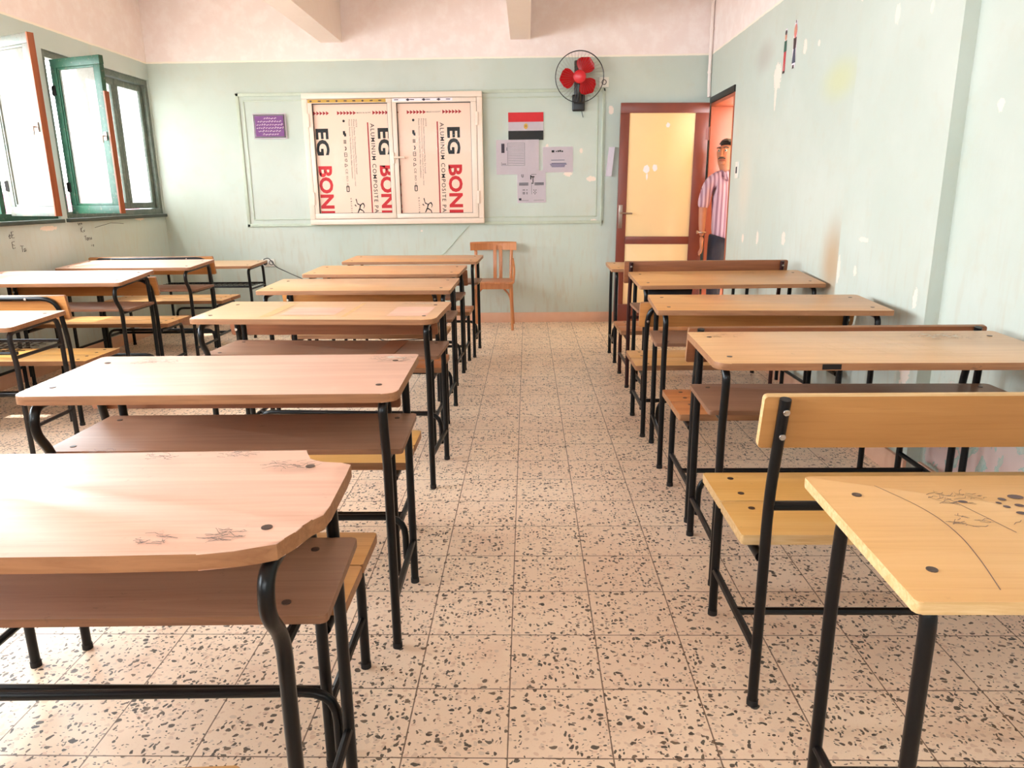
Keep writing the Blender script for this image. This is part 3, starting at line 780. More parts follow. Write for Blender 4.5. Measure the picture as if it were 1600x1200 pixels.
# ------------------------------------------------------------------ teacher chair
ch = tag(empty('wooden_chair', (-.335, 6.90, 0), 0), 'worn orange-brown bentwood chair against the back wall at the aisle end', 'chair')
cm = M['chair']; zs = .45
p = roundpoly([(-.19, .36), (.19, .36), (.205, 0), (-.205, 0)], .05, 6)
bm = bmesh.new(); prism(bm, p[::-1], zs-.008, zs+.012, .004); new_obj('seat', bm, cm, ch)
p2 = roundpoly([(-.18, .35), (.18, .35), (.195, .01), (-.195, .01)], .05, 6)
bm = bmesh.new(); prism(bm, p2[::-1], zs-.055, zs-.008, .003); new_obj('apron', bm, cm, ch)
for sx in (-1, 1):
    bm = bmesh.new(); tube(bm, [(sx*.175, .035, zs-.02), (sx*.18, .03, .25), (sx*.185, .012, 0)], [.019, .017, .013], 10, 0); new_obj('leg', bm, cm, ch)
    bm = bmesh.new(); tube(bm, [(sx*.185, .40, 0), (sx*.172, .345, .28), (sx*.168, .33, zs), (sx*.172, .36, .65), (sx*.178, .395, .79)], .016, 10, .06); new_obj('back_leg', bm, cm, ch)
    bm = bmesh.new(); tube(bm, [(sx*.178, .03, .22), (sx*.165, .05, .33), (sx*.09, .10, zs-.045)], .009, 8, .05); tube(bm, [(sx*.178, .04, .24), (sx*.17, .12, .36), (sx*.165, .20, zs-.05)], .009, 8, .05)
    new_obj('brace', bm, cm, ch)
    bm = bmesh.new(); tube(bm, [(sx*.195, .17, zs-.01), (sx*.205, .25, zs+.09), (sx*.188, .36, zs+.20)], .011, 8, .06); new_obj('hip_brace', bm, cm, ch)
for sx in (.012, .068):
    bm = bmesh.new(); box(bm, sx-.017, sx+.017, .348, .360, zs, .78, .004)
    for v in bm.verts: v.co.y += .045*max(0, (v.co.z-zs)/.33)
    new_obj('back_slat', bm, cm, ch)
bm = bmesh.new()
N = 14; rows = []
for i in range(N+1):
    a = (i/N-.5); x = a*.45; y = .415-.16*(2*a)**2*.5
    rows.append([bm.verts.new((x, y+dy_, z)) for dy_, z in ((-.012, .735), (.012, .735), (.016, .80), (.004, .815), (-.012, .80))])
for i in range(N):
    for j in range(5): bm.faces.new([rows[i][j], rows[i][(j+1) % 5], rows[i+1][(j+1) % 5], rows[i+1][j]])
bm.faces.new(rows[0]); bm.faces.new(rows[-1][::-1])
new_obj('top_rail', bm, cm, ch)

# ------------------------------------------------------------------ noticeboard with printed film
nb = tag(empty('noticeboard', (-1.28, YB, .99)), 'large white two-door noticeboard lined with printed aluminium panel film', 'noticeboard')
def W2N(x, y, z): return (x+1.28, y-YB, z-.99)
BX0, BX1, BZ0, BZ1, BF = -2.13, -.422, .992, 2.205, YB-.075
def nbox(name, a, mat, par=nb, bev=.004):
    bm = bmesh.new(); box(bm, *a, bev=bev); bm.transform(Matrix.Translation((1.28, -YB, -.99))); return new_obj(name, bm, mat, par)
nbox('backing_box', (BX0+.02, BX1-.02, YB-.05, YB-.013, BZ0+.02, BZ1-.02), M['alu'])
bm = bmesh.new(); fw = .052
for a in ((BX0, BX1, BF, YB-.0125, BZ1-fw, BZ1), (BX0, BX1, BF, YB-.0125, BZ0, BZ0+fw), (BX0, BX0+fw, BF, YB-.0125, BZ0+fw, BZ1-fw), (BX1-fw, BX1, BF, YB-.0125, BZ0+fw, BZ1-fw)): box(bm, *a, bev=.006)
bm.transform(Matrix.Translation((1.28, -YB, -.99))); new_obj('frame', bm, M['alu'], nb)
clipL = (-2.034, -1.319, 1.10, 2.112); clipR = (-1.233, -.531, 1.092, 2.110)
YF = YB-.052
def door_leaf(x0, x1, clip):
    bm = bmesh.new(); z0, z1 = BZ0+fw+.004, BZ1-fw-.004; y0, y1 = BF-.004, YB-.055
    for a in ((x0, x1, y0, y1, clip[3], z1), (x0, x1, y0, y1, z0, clip[2]), (x0, clip[0], y0, y1, clip[2], clip[3]), (clip[1], x1, y0, y1, clip[2], clip[3])): box(bm, *a, bev=.004)
    bm.transform(Matrix.Translation((1.28, -YB, -.99))); d = new_obj('door', bm, M['alu'], nb)
    bm = bmesh.new(); g = .007                             # dark gasket around the pane
    for a in ((clip[0], clip[1], YF-.016, YF-.013, clip[3]-g, clip[3]), (clip[0], clip[1], YF-.016, YF-.013, clip[2], clip[2]+g*.5), (clip[0], clip[0]+g, YF-.016, YF-.013, clip[2], clip[3]), (clip[1]-g*.5, clip[1], YF-.016, YF-.013, clip[2], clip[3])): box(bm, *a)
    bm.transform(Matrix.Translation((1.28, -YB, -.99))); new_obj('gasket', bm, M['ink_blk'], d, smooth=False)
    nbox('pane', (clip[0], clip[1], YF-.012, YF-.010, clip[2], clip[3]), M['glass'], d, 0)
    return d
dL = door_leaf(BX0+fw+.003, -1.279, clipL); dR = door_leaf(-1.275, BX1-fw-.003, clipR)
for x, d in ((BX0+fw, dL), (BX1-fw, dR)):
    for z in (1.24, 1.96): nbox('hinge', (x-.012, x+.012, BF-.014, BF, z-.06, z+.06), M['alu'], d, .003)
bm = bmesh.new(); disc(bm, (-1.277, BF-.004, 1.615), .028, (0, -1, 0), .012, 14, .003); tube(bm, [(-1.277, BF-.012, 1.615), (-1.277, BF-.032, 1.615), (-1.17, BF-.034, 1.615)], .009, 8, .02); tube(bm, [(-1.277, BF-.012, 1.66), (-1.277, BF-.012, 1.56)], .011, 8, 0)
bm.transform(Matrix.Translation((1.28, -YB, -.99))); new_obj('handle', bm, M['alu'], dR)
# tape strips along the door tops
tp = nbox('tape_strip', (-2.07, -1.33, BF-.0062, BF-.0042, 2.117, 2.146), M['gold'], dL, 0)
bm = bmesh.new()
for q in range(9):
    x = -2.04+q*.082; zc = 2.131
    if q % 3: box(bm, x-.014, x+.014, BF-.0075, BF-.0063, zc-.004, zc+.005)
    else: prism_at(bm, [(-.014, 0), (0, -.009), (.014, 0), (0, .009)], 0, .001, Matrix.Translation((x, BF-.0063, zc)) @ Matrix.Rotation(PI/2, 4, 'X'))
bm.transform(Matrix.Translation((1.28, -YB, -.99))); new_obj('tape_print', bm, M['ink'], tp, smooth=False)
tp2 = nbox('tape_strip', (-1.265, -.70, BF-.0062, BF-.0042, 2.122, 2.147), M['paper'], dR, 0)
bm = bmesh.new()
for q, x in enumerate((-1.23, -1.12, -1.08, -.97, -.93, -.83, -.74)):
    if q % 2: prism_at(bm, [(-.02, 0), (0, -.012), (.02, 0), (0, .012)], 0, .001, Matrix.Translation((x, BF-.0063, 2.134)) @ Matrix.Rotation(PI/2, 4, 'X'))
    else: box(bm, x-.02, x+.02, BF-.0075, BF-.0063, 2.131, 2.138)
bm.transform(Matrix.Translation((1.28, -YB, -.99))); new_obj('tape_print', bm, M['ink'], tp2, smooth=False)

# printed film: text built as meshes, clipped to the opening
def text_bm(txt, size=1, bold=0, spacing=1.0):
    cu = bpy.data.curves.new('t', 'FONT'); cu.body = txt; cu.size = size; cu.offset = bold; cu.space_character = spacing; cu.resolution_u = 3
    o = bpy.data.objects.new('t', cu); COL.objects.link(o)
    bpy.context.view_layer.update()
    dg = bpy.context.evaluated_depsgraph_get()
    me = bpy.data.meshes.new_from_object(o.evaluated_get(dg))
    bm = bmesh.new(); bm.from_mesh(me)
    bpy.data.objects.remove(o); bpy.data.curves.remove(cu); bpy.data.meshes.remove(me)
    return bm
def fit(bm, w, h):
    xs = [v.co.x for v in bm.verts]; ys = [v.co.y for v in bm.verts]
    x0, x1, y0, y1 = min(xs), max(xs), min(ys), max(ys)
    for v in bm.verts: v.co = Vector(((v.co.x-x0)/(x1-x0)*w, (v.co.y-y0)/(y1-y0)*h, 0))
    return bm
def clip_bm(bm, c):
    for co, no in (((c[0], 0, 0), (-1, 0, 0)), ((c[1], 0, 0), (1, 0, 0)), ((0, 0, c[2]), (0, 0, -1)), ((0, 0, c[3]), (0, 0, 1))):
        g = bm.verts[:]+bm.edges[:]+bm.faces[:]
        if not g: return bm
        bmesh.ops.bisect_plane(bm, geom=g, plane_co=co, plane_no=no, clear_outer=True)
    return bm
def down(bm, x, z, y):
    """text reading downward, tops of letters to the right; x = baseline, z = start"""
    for v in bm.verts: v.co = Vector((x+v.co.y, y, z-v.co.x))
    return bm
def add_print(name, bm, mat, clip, film):
    clip_bm(bm, clip)
    if not bm.verts: bm.free(); return
    bm.transform(Matrix.Translation((1.28, -YB, -.99))); new_obj(name, bm, mat, film, smooth=False)
def merge(dst, src):
    me = bpy.data.meshes.new('m'); src.to_mesh(me); src.free(); dst.from_mesh(me); bpy.data.meshes.remove(me)

def rect_bm(bm, x0, x1, z0, z1, y):
    bm.faces.new([bm.verts.new(p) for p in ((x0, y, z0), (x1, y, z0), (x1, y, z1), (x0, y, z1))])
for clip, origins, d in ((clipL, (-2.024, -1.428), dL), (clipR, (-.763, -1.36), dR)):
    film = nbox('printed_film', (clip[0]-.004, clip[1]+.004, YF, YF+.004, clip[2]-.004, clip[3]+.004), M['panel'], nb, 0)
    yp = YF-.0006
    blk, red, drd = bmesh.new(), bmesh.new(), bmesh.new()
    for P in origins:
        merge(blk, down(fit(text_bm('EG', 1, .035), .245, .125), P, 1.888, yp))
        merge(red, down(fit(text_bm('BON', 1, .035), .40, .135), P+.002, 1.545, yp))
        b = fit(text_bm('D', 1, .035), .125, .135); merge(red, down(b, P+.002, 1.545-.40-.022, yp))
        merge(blk, down(fit(text_bm('ALUMINUM COMPOSITE PA', 1, .008, 1.25), .83, .038), P-.066, 1.93, yp))
        rect_bm(drd, P-.096, P-.084, 1.0, 1.94, yp)
        for row, (t_, ln) in enumerate((('NOTICE', .07), ('Please Follow The Directional Marks To Install', .50), ('Please Construct According To The Standard Of Curtain Wall', .61), ('Please Remove The Protective Film After Installation', .54))):
            merge(blk, down(fit(text_bm(t_, 1, .0), ln, .013), P-.205-row*.022, 1.968, yp))
        # handling pictograms in a column
        x = P-.318
        for q, z in enumerate((1.955, 1.905)):
            merge_b = bmesh.new(); vs = [merge_b.verts.new((x+.012*math.cos(a*PI/6), yp, z+.012*math.sin(a*PI/6))) for a in range(12)]; merge_b.faces.new(vs); merge(blk if q == 0 else drd if False else blk, merge_b) if q == 0 else merge_b.free()
        rect_bm(blk, x-.014, x+.008, 1.83, 1.865, yp); rect_bm(blk, x-.004, x+.016, 1.815, 1.845, yp)
        for q in range(3): rect_bm(blk, x-.013, x+.013, 1.775-q*.012, 1.782-q*.012, yp)
        for q in range(8):
            a0, a1 = PI*q/8, PI*(q+1)/8
            blk.faces.new([blk.verts.new((x-.004+r_*math.sin(a_)*.8, yp, 1.705+r_*math.cos(a_))) for r_, a_ in ((.02, a0), (.02, a1), (.010, a1), (.010, a0))])
        def outline(poly, w_=.0022):
            n_ = len(poly)
            for i_ in range(n_):
                a_, b_ = Vector(poly[i_]), Vector(poly[(i_+1) % n_]); dv = (b_-a_).normalized(); nv = Vector((-dv.y, dv.x))*w_
                blk.faces.new([blk.verts.new((q_.x, yp, q_.y)) for q_ in (a_-nv, b_-nv, b_+nv, a_+nv)])
        outline([(x-.012, 1.63), (x+.012, 1.63), (x+.012, 1.665), (x-.012, 1.665)]); outline([(x-.012, 1.648), (x+.012, 1.648)], .0015)
        outline([(x-.01, 1.59), (x+.01, 1.585), (x+.006, 1.61), (x-.008, 1.605)]); outline([(x-.013, 1.535), (x+.013, 1.55), (x-.013, 1.565)])
        merge(blk, down(fit(text_bm('CE', 1, .0), .045, .02), x-.01, 1.515, yp)); merge(blk, down(fit(text_bm('ISO', 1, .0), .05, .018), x-.008, 1.45, yp)); merge(blk, down(fit(text_bm('SGS', 1, .0), .045, .014), x-.006, 1.385, yp))
        outline([(x-.010, 1.305), (x+.012, 1.305), (x+.012, 1.355), (x-.010, 1.355)], .004)
        merge(blk, down(fit(text_bm('G R I F F I N', 1, .02, 1.3), .15, .013), P-.30, 1.245, yp))
        # small black winged-beast emblem: generic strokes
        for (a_, b_, w_) in (((-.245, 1.235), (-.235, 1.19), .005), ((-.235, 1.19), (-.205, 1.175), .006), ((-.205, 1.175), (-.215, 1.14), .007), ((-.215, 1.14), (-.235, 1.10), .007), ((-.205, 1.175), (-.18, 1.195), .006), ((-.18, 1.195), (-.165, 1.17), .007), ((-.165, 1.17), (-.175, 1.145), .004), ((-.215, 1.14), (-.18, 1.12), .007), ((-.18, 1.12), (-.17, 1.09), .005), ((-.26, 1.18), (-.245, 1.165), .006)):
            a2, b2 = Vector((P+a_[0], a_[1])), Vector((P+b_[0], b_[1])); dv = (b2-a2).normalized(); nv = Vector((-dv.y, dv.x))*w_
            blk.faces.new([blk.verts.new((q_.x, yp, q_.y)) for q_ in (a2-nv, b2-nv*.6, b2+nv*.6, a2+nv)])
        for g0 in (-.376, -.038):
            for q in range(6):
                x0 = P+g0+q*.0305
                drd.faces.new([drd.verts.new(p_) for p_ in ((x0, yp, 2.045), (x0, yp, 2.008), (x0+.029, yp, 2.0265))])
        b = fit(text_bm('MADE IN EGYPT', 1, .01, 1.1), .135, .012)
        for v in b.verts: v.co = Vector((P-.188+v.co.x, yp, 2.021+v.co.y))
        merge(blk, b)
    add_print('black_print', blk, M['ink_blk'], clip, film); add_print('red_print', red, M['ink_red'], clip, film); add_print('dark_red_print', drd, M['ink_dred'], clip, film)

# ------------------------------------------------------------------ things on the back wall
def sheet(name, x0, x1, z0, z1, y, mat, label, cat, lines=None, tilt=0, group=None, th=.0012):
    cx, cz = (x0+x1)/2, z0
    o = tag(empty(name, (cx, y, cz), 0, 0, tilt), label, cat, group)
    w, h = x1-x0, z1-z0
    bm = bmesh.new()
    nx, nz = 8, 8; g = [[bm.verts.new((-w/2+w*i/nx, -.0015*math.sin(i*1.3+j*.8)-.001, h*j/nz)) for j in range(nz+1)] for i in range(nx+1)]
    for i in range(nx):
        for j in range(nz): bm.faces.new([g[i][j], g[i+1][j], g[i+1][j+1], g[i][j+1]])
    r_ = bmesh.ops.solidify(bm, geom=bm.faces[:], thickness=th)
    s = new_obj('sheet', bm, mat, o)
    return o, w, h
def printing(o, name, mat, rects, y=-.0045):
    bm = bmesh.new()
    for (a, b, c, d) in rects: rect_bm(bm, a, b, c, d, y)
    new_obj(name, bm, mat, o, smooth=False)
YW = YB-.003
o, w, h = sheet('flag_poster', -.179, .156, 1.764, 2.015, YW, M['paper'], 'small red, white and black flag poster with a gold emblem', 'poster')
printing(o, 'red_stripe', M['ink_red'], [(-w/2, w/2, h*.66, h)], -.0040); printing(o, 'black_stripe', M['ink_blk'], [(-w/2, w/2, 0, h*.34)], -.0040)
bm = bmesh.new()
vs = [bm.verts.new((.018*math.cos(a*PI/8), -.0042, h*.5+.026*math.sin(a*PI/8))) for a in range(16)]; bm.faces.new(vs)
e = new_obj('emblem', bm, M['seal'], o, smooth=False)
printing(o, 'emblem_mark', M['ink'], [(-.006, -.002, h*.5-.006, h*.5+.010), (.002, .006, h*.5-.006, h*.5+.010)], -.0046)

o, w, h = sheet('notice_paper', -.299, .113, 1.448, 1.768, YW-.012, M['paper'], 'largest white paper notice, pinned just below the flag, with a ruled text box', 'notice paper')
L_ = [(-.095+.0, -.093, .085, .29), (.068, .070, .085, .29), (-.095, .07, .288, .29), (-.095, .07, .083, .085)]
L_ += [(-.088, .062, .10+i*.0155, .1035+i*.0155) for i in range(12)]
printing(o, 'text_lines', M['ink'], [(a, b, c, c+.0016) if d-c < .006 else (a, b, c, d) for a, b, c, d in L_])
printing(o, 'picture_block', M['ink'], [(-.155, -.125, .20, .285), (-.105, -.10, .22, .25)])
printing(o, 'caption', M['ink'], [(-.155, -.10, .083, .085), (-.15, -.11, .095, .1), (-.155, -.153, .083, .115)])
o, w, h = sheet('notice_paper', .15, .441, 1.463, 1.700, YW, M['paper'], 'white landscape paper notice to the right, with blue scribbled lines', 'notice paper')
printing(o, 'heading', M['ink_blk'], [(-.06, -.035, .185, .205), (-.02, -.008, .19, .198), (-.002, .01, .188, .204), (.014, .03, .19, .206), (.034, .05, .188, .2)])
M['ink_blue'] = plain('ink_blue', (72, 66, 120), .7)
printing(o, 'blue_lines', M['ink_blue'], [(-.065, .065, .112, .116), (-.06, .08, .082, .087), (-.075, .085, .073, .079), (-.07, .07, .060, .066), (-.06, .065, .05, .055)])
o, w, h = sheet('notice_paper', -.098, .181, 1.180, 1.482, YW-.003, M['paper'], 'lowest white paper notice, two small columns and dark handwriting', 'notice paper', tilt=-.01)
printing(o, 'heading', M['ink_blk'], [(-.095, -.09, .245, .285), (-.08, -.076, .245, .285), (-.09, -.08, .24, .246), (-.09, -.08, .284, .29), (.0, .05, .265, .275), (-.01, .0, .22, .26), (.0, .03, .24, .25), (.012, .02, .19, .24), (.0, .02, .18, .188)])
printing(o, 'text_column', M['ink'], [(-.12, -.03, .165+i*.007, .169+i*.007) for i in range(4)]+[(-.085+j*.012, -.077+j*.012, .07+i*.012, .078+i*.012) for i in range(5) for j in range(4) if (i*j+i) % 3]); printing(o, 'rule_line', M['ink'], [(-.12, -.03, .022, .024)]); printing(o, 'corner_mark', M['ink'], [(-.125, -.10, .026, .044)])
printing(o, 'text_column', M['ink'], [(.03, .12, .165+i*.007, .169+i*.007) for i in range(4)]+[(.02+j*.01, .027+j*.01, .08+i*.012, .088+i*.012) for i in range(4) for j in range(3) if (i+j) % 2])
printing(o, 'rule_line', M['ink'], [(0, .002, .08, .19)]); printing(o, 'rule_line', M['ink'], [(.02, .12, .022, .024)])
o, w, h = sheet('wall_sign', -2.629, -2.309, 1.804, 2.036, YW-.013, M['paper'], 'framed purple sign with white script, left of the noticeboard', 'sign', th=.006)
printing(o, 'purple_field', M['purple'], [(-w/2+.022, w/2-.022, .022, h-.022)], -.010)
bm = bmesh.new()
for a in ((-w/2+.012, w/2-.012, .012, .018), (-w/2+.012, w/2-.012, h-.018, h-.012), (-w/2+.012, -w/2+.018, .012, h-.012), (w/2-.018, w/2-.012, .012, h-.012)): rect_bm(bm, *a, -.0102)
new_obj('border', bm, M['ink'], o, smooth=False)
bm = bmesh.new(); rg = random.Random(9)
for row, (hw) in enumerate((.05, .11, .125, .125, .11, .07)):
    z = h-.045-row*.029; x = -hw
    while x < hw:
        l_ = rg.uniform(.012, .03)
        tube(bm, [(x, -.0105, z), (x+l_*.3, -.0105, z-.006), (x+l_*.6, -.0105, z+rg.uniform(.0, .012)), (x+l_, -.0105, z)], .0026, 4, 0); x += l_+.006
new_obj('script', bm, M['paper'], o, smooth=False)
# curled paper by the door
bm = bmesh.new()
pr = [(.785, YB-.004), (.80, YB-.012), (.825, YB-.03), (.84, YB-.035)]
g = [[bm.verts.new((x-.028*(1-j/5), y, 1.42+.27*j/5)) for j in range(6)] for x, y in pr]
for i in range(3):
    for j in range(5): bm.faces.new([g[i][j], g[i+1][j], g[i+1][j+1], g[i][j+1]])
bmesh.ops.solidify(bm, geom=bm.faces[:], thickness=.001)
tag(new_obj('loose_paper', bm, M['paper']), 'narrow loose white paper curling off the wall beside the door edge', 'paper')

# sockets and switch
def socket(name, x, z, w, h, label, plug=False, face=1):
    o = tag(empty(name, (x, YB, z)), label, 'socket')
    new_obj('plate', boxbm(-w/2, w/2, -.012, -.0005, -h/2, h/2, bev=.003), M['white_pl'], o)
    for sx in ((0,) if w < h*1.3 else (-w/4, w/4)):
        bm = bmesh.new()
        n = 18; out = [bm.verts.new((sx+.024*math.cos(2*PI*i/n), -.0135, .024*math.sin(2*PI*i/n))) for i in range(n)]; inn = [bm.verts.new((sx+.017*math.cos(2*PI*i/n), -.0125, .017*math.sin(2*PI*i/n))) for i in range(n)]
        for i in range(n): bm.faces.new([out[i], out[(i+1) % n], inn[(i+1) % n], inn[i]])
        new_obj('socket_ring', bm, M['ink'], o)
        for q in (-1, 1):
            b = bmesh.new(); disc(b, (sx+q*.008, -.0118, 0), .003, (0, -1, 0), .002, 8); new_obj('pin_hole', b, M['ink_blk'], o)
    return o
socket('wall_socket', .726, 2.272, .09, .09, 'square white wall socket just right of the red fan')
socket('wall_socket', -2.61, .622, .13, .075, 'double white wall socket low on the left, black plug in it')
sw = tag(empty('light_switch', (XR, 6.26, 1.432)), 'white light switch on the right wall beside the door opening', 'switch')
new_obj('plate', boxbm(-.012, -.0005, -.045, .045, -.065, .065, bev=.003), M['white_pl'], sw); new_obj('rocker', boxbm(-.016, -.011, -.014, .014, -.026, .026, bev=.002), M['ink'], sw)
# cables
bm = bmesh.new(); disc(bm, (-2.64, YB-.013, .625), .018, (0, -1, 0), .03, 12, .004)
pl = new_obj('plug_body', bm, M['cable_blk'])
bm = bmesh.new(); tube(bm, [(-2.64, YB-.04, .625), (-2.64, YB-.06, .66), (-2.58, YB-.08, .678), (-2.45, YB-.25, .60), (-2.25, YB-.45, .555), (-1.7, YB-.9, .42), (-1.5, YB-1.0, .15), (-1.3, YB-1.0, .006), (-.9, YB-.9, .006)], .004, 6, .06)
cb = tag(new_obj('power_cable', bm, M['cable_blk']), 'black cable and plug leading from the low double socket', 'cable'); pl.parent = cb
bm = bmesh.new(); tube(bm, [(-.575, YB-.006, .969), (-.60, YB-.006, .945), (-.70, YB-.006, .84), (-.83, YB-.006, .70), (-.95, YB-.006, .62)], .0045, 6, .05)
tag(new_obj('wall_cable', bm, M['trim']), 'thin cable slanting down from under the noticeboard', 'cable')
bm = bmesh.new(); box(bm, .715, .727, YB-.019, YB-.0125, .95, 2.225, .002)
tag(new_obj('cable_trunking', bm, M['trim']), 'thin pale cable trunking running down below the fan socket', 'trunking')

# wall fan --------------------------------------------------------------------
fn = tag(empty('wall_fan', (.487, YB, 2.10)), 'black wall fan with three red blades behind a round wire guard', 'fan')
bm = bmesh.new(); box(bm, -.06, .06, -.045, -.0126, -.085, .065, .015, 3); box(bm, -.042, .030, -.040, -.0126, .05, .365, .012, 3); new_obj('wall_bracket', bm, M['blk_pl'], fn)
bm = bmesh.new(); tube(bm, [(.01, -.03, .0), (.0, -.06, .08), (.0, -.075, .20)], .02, 10, .04); new_obj('neck', bm, M['blk_pl'], fn)
AX = Vector((-.03, -1, -.06)).normalized()
q = Vector((0, 0, 1)).rotation_difference(AX).to_matrix().to_4x4()
HC = Vector((.0, -.135, .205))
fr_ = Matrix.Translation(HC) @ q
def fadd(name, bm, mat, par=fn): bm.transform(fr_); return new_obj(name, bm, mat, par)
bm = bmesh.new(); prof = [(.03, -.115), (.055, -.10), (.062, -.05), (.055, -.025), (.02, -.02)]
rings = [[bm.verts.new((r_*math.cos(2*PI*i/20), r_*math.sin(2*PI*i/20), z)) for i in range(20)] for r_, z in prof]
for a in range(len(rings)-1):
    for i in range(20): bm.faces.new([rings[a][i], rings[a][(i+1) % 20], rings[a+1][(i+1) % 20], rings[a+1][i]])
bm.faces.new(rings[0]); bm.faces.new(rings[-1])
fadd('motor', bm, M['blk_pl'])
GR = .222
for zz in (-.025, .0):
    bm = bmesh.new(); tube(bm, [(GR*math.cos(2*PI*i/48), GR*math.sin(2*PI*i/48), zz) for i in range(48)], .0042 if zz == 0 else .003, 6, 0, closed=True)
    g = fadd('guard_rim', bm, M['blk_pl'])
bm = bmesh.new()
for i in range(40):
    a = 2*PI*i/40
    for s_ in (1, -1):
        pts = [(r_*math.cos(a+.25*(1-r_/GR)), r_*math.sin(a+.25*(1-r_/GR)), (.0 if s_ > 0 else -.025)+s_*z_) for r_, z_ in ((GR, 0), (.18, .028), (.11, .045), (.05, .05))]
        tube(bm, pts, .0006, 3, 0)
fadd('guard_wires', bm, M['steel'])
for b_i, a0 in enumerate((60, 185, 310)):
    bm = bmesh.new(); a0 = math.radians(a0); nu, nv = 8, 8; g = []
    for i in range(nu+1):
        u = i/nu; r_ = .04+u*.145
        half = .18+.56*math.sin(PI*min(1, u*.62+.22))**1.2
        if u > .75: half *= 1-.9*((u-.75)/.25)**2
        row = []
        for j in range(nv+1):
            v = j/nv-.5; th = a0+v*2*half
            row.append(bm.verts.new((r_*math.cos(th), r_*math.sin(th), .012-.03*v+.004*u)))
        g.append(row)
    for i in range(nu):
        for j in range(nv): bm.faces.new([g[i][j], g[i+1][j], g[i+1][j+1], g[i][j+1]])
    bmesh.ops.solidify(bm, geom=bm.faces[:], thickness=.002)
    fadd('blade', bm, M['fan_red'])
bm = bmesh.new(); disc(bm, (0, 0, -.01), .060, (0, 0, 1), .04, 24, .008); fadd('hub', bm, M['fan_red'])
bm = bmesh.new(); tube(bm, [(.03, -.03, -.08), (.045, -.03, -.14)], .004, 6, 0); new_obj('pull_cord', bm, M['blk_pl'], fn)

# ------------------------------------------------------------------ open door leaf
dd = tag(empty('door_leaf', (XR-.042, DY1, 0.012), 0, 0, .012), 'open brown wooden door with cream panels, swung against the back wall', 'door')
DW, DH, DT = .825, 2.055, .04
bm = bmesh.new()
rails = [(-DW, 0, 1.965, DH), (-DW+.086, -.126, .76, .833), (-DW, 0, 0, .17), (-DW, -DW+.085, .17, 1.965), (-.125, 0, .17, 1.965)]
for a, b, c, d in rails: box(bm, a, b, -DT/2, DT/2, c, d, .003)
new_obj('frame', bm, M['door'], dd)
p = roundpoly([(-DW+.08, .828), (-.12, .828), (-.12, 1.97), (-DW+.08, 1.97)], .02)
bm = bmesh.new(); prism(bm, p, -.012, .012, .003); bm.transform(Matrix.Rotation(PI/2, 4, 'X')); up = new_obj('upper_panel', bm, M['cream'], dd)
p = roundpoly([(-DW+.08, .165), (-.12, .165), (-.12, .765), (-DW+.08, .765)], .012)
bm = bmesh.new(); prism(bm, p, -.012, .012, .003); bm.transform(Matrix.Rotation(PI/2, 4, 'X')); new_obj('lower_panel', bm, M['cream'], dd)
bm = bmesh.new(); box(bm, -DW+.012, -DW+.05, -DT/2-.004, -DT/2, .91, 1.13, .002); new_obj('lock_plate', bm, M['steel'], dd)
bm = bmesh.new(); tube(bm, [(-DW+.03, -DT/2, 1.055), (-DW+.03, -DT/2-.035, 1.055), (-DW+.14, -DT/2-.037, 1.05)], .0075, 8, .015); disc(bm, (-DW+.03, -DT/2-.002, 1.055), .016, (0, -1, 0), .008, 12); new_obj('handle', bm, M['steel'], dd)
for z in (.3, 1.78):
    bm = bmesh.new(); tube(bm, [(.006, -DT/2, z-.06), (.006, -DT/2, z+.06)], .008, 8, 0); box(bm, -.02, .0, -DT/2-.003, -DT/2, z-.055, z+.055); new_obj('hinge', bm, M['door'], dd)
bm = bmesh.new(); rg = random.Random(4)
for (x0, z0, w_, h_) in ((-.60, 1.42, .075, .085), (-.51, 1.435, .055, .075), (-.565, 1.36, .02, .07), (-.40, 1.83, .045, .055)):
    P = [(x0+w_*(.5+.5*math.cos(a*PI/7)*rg.uniform(.7, 1)), -.0128, z0+h_*(.5+.5*math.sin(a*PI/7)*rg.uniform(.7, 1))) for a in range(14)]
    bm = bmesh.new(); bm.faces.new([bm.verts.new(p_) for p_ in P])
    new_obj('sticker_remnant', bm, M['paper'], up, smooth=False)

# ------------------------------------------------------------------ cut-out decals on the right wall
def decal(name, y, z, label, parts, sc):
    o = tag(empty(name, (XR-.0008, y, z)), label, 'decal')
    bm0 = None
    for i, (nm, mat, poly) in enumerate(parts):
        bm = bmesh.new(); yy = -.0004*(i+1)
        bm.faces.new([bm.verts.new((yy, -px*sc, pz*sc)) for px, pz in poly])
        new_obj(nm, bm, mat, o, smooth=False)
    return o
ov = lambda cx, cz, rx, rz, n=14: [(cx+rx*math.cos(2*PI*i/n), cz+rz*math.sin(2*PI*i/n)) for i in range(n)]
sk = plain('decal_skin', (214, 150, 120), .6); gr = plain('decal_green', (52, 92, 76), .6); rd = plain('decal_red', (196, 62, 66), .6); hr = plain('decal_dark', (70, 48, 48), .6); pk = plain('decal_pink', (222, 130, 120), .6); nv = plain('decal_navy', (70, 72, 92), .6)
decal('boy_decal', 5.30, 2.03, 'cut-out boy decal in green top and red trousers', [('backing', M['paper'], [(-.07, 0), (.07, 0), (.10, .5), (.06, 1.02), (-.06, 1.02), (-.10, .5)]), ('trousers', rd, [(-.08, .0), (-.01, 0), (0, .3), (.01, 0), (.08, 0), (.09, .5), (-.09, .5)]), ('top', gr, [(-.10, .48), (.10, .48), (.09, .74), (-.09, .74)]), ('head', sk, ov(0, .84, .07, .10)), ('hair', hr, ov(0, .93, .065, .06)), ('shoes', hr, [(-.09, -.03), (.09, -.03), (.08, .03), (-.08, .03)])], .262)
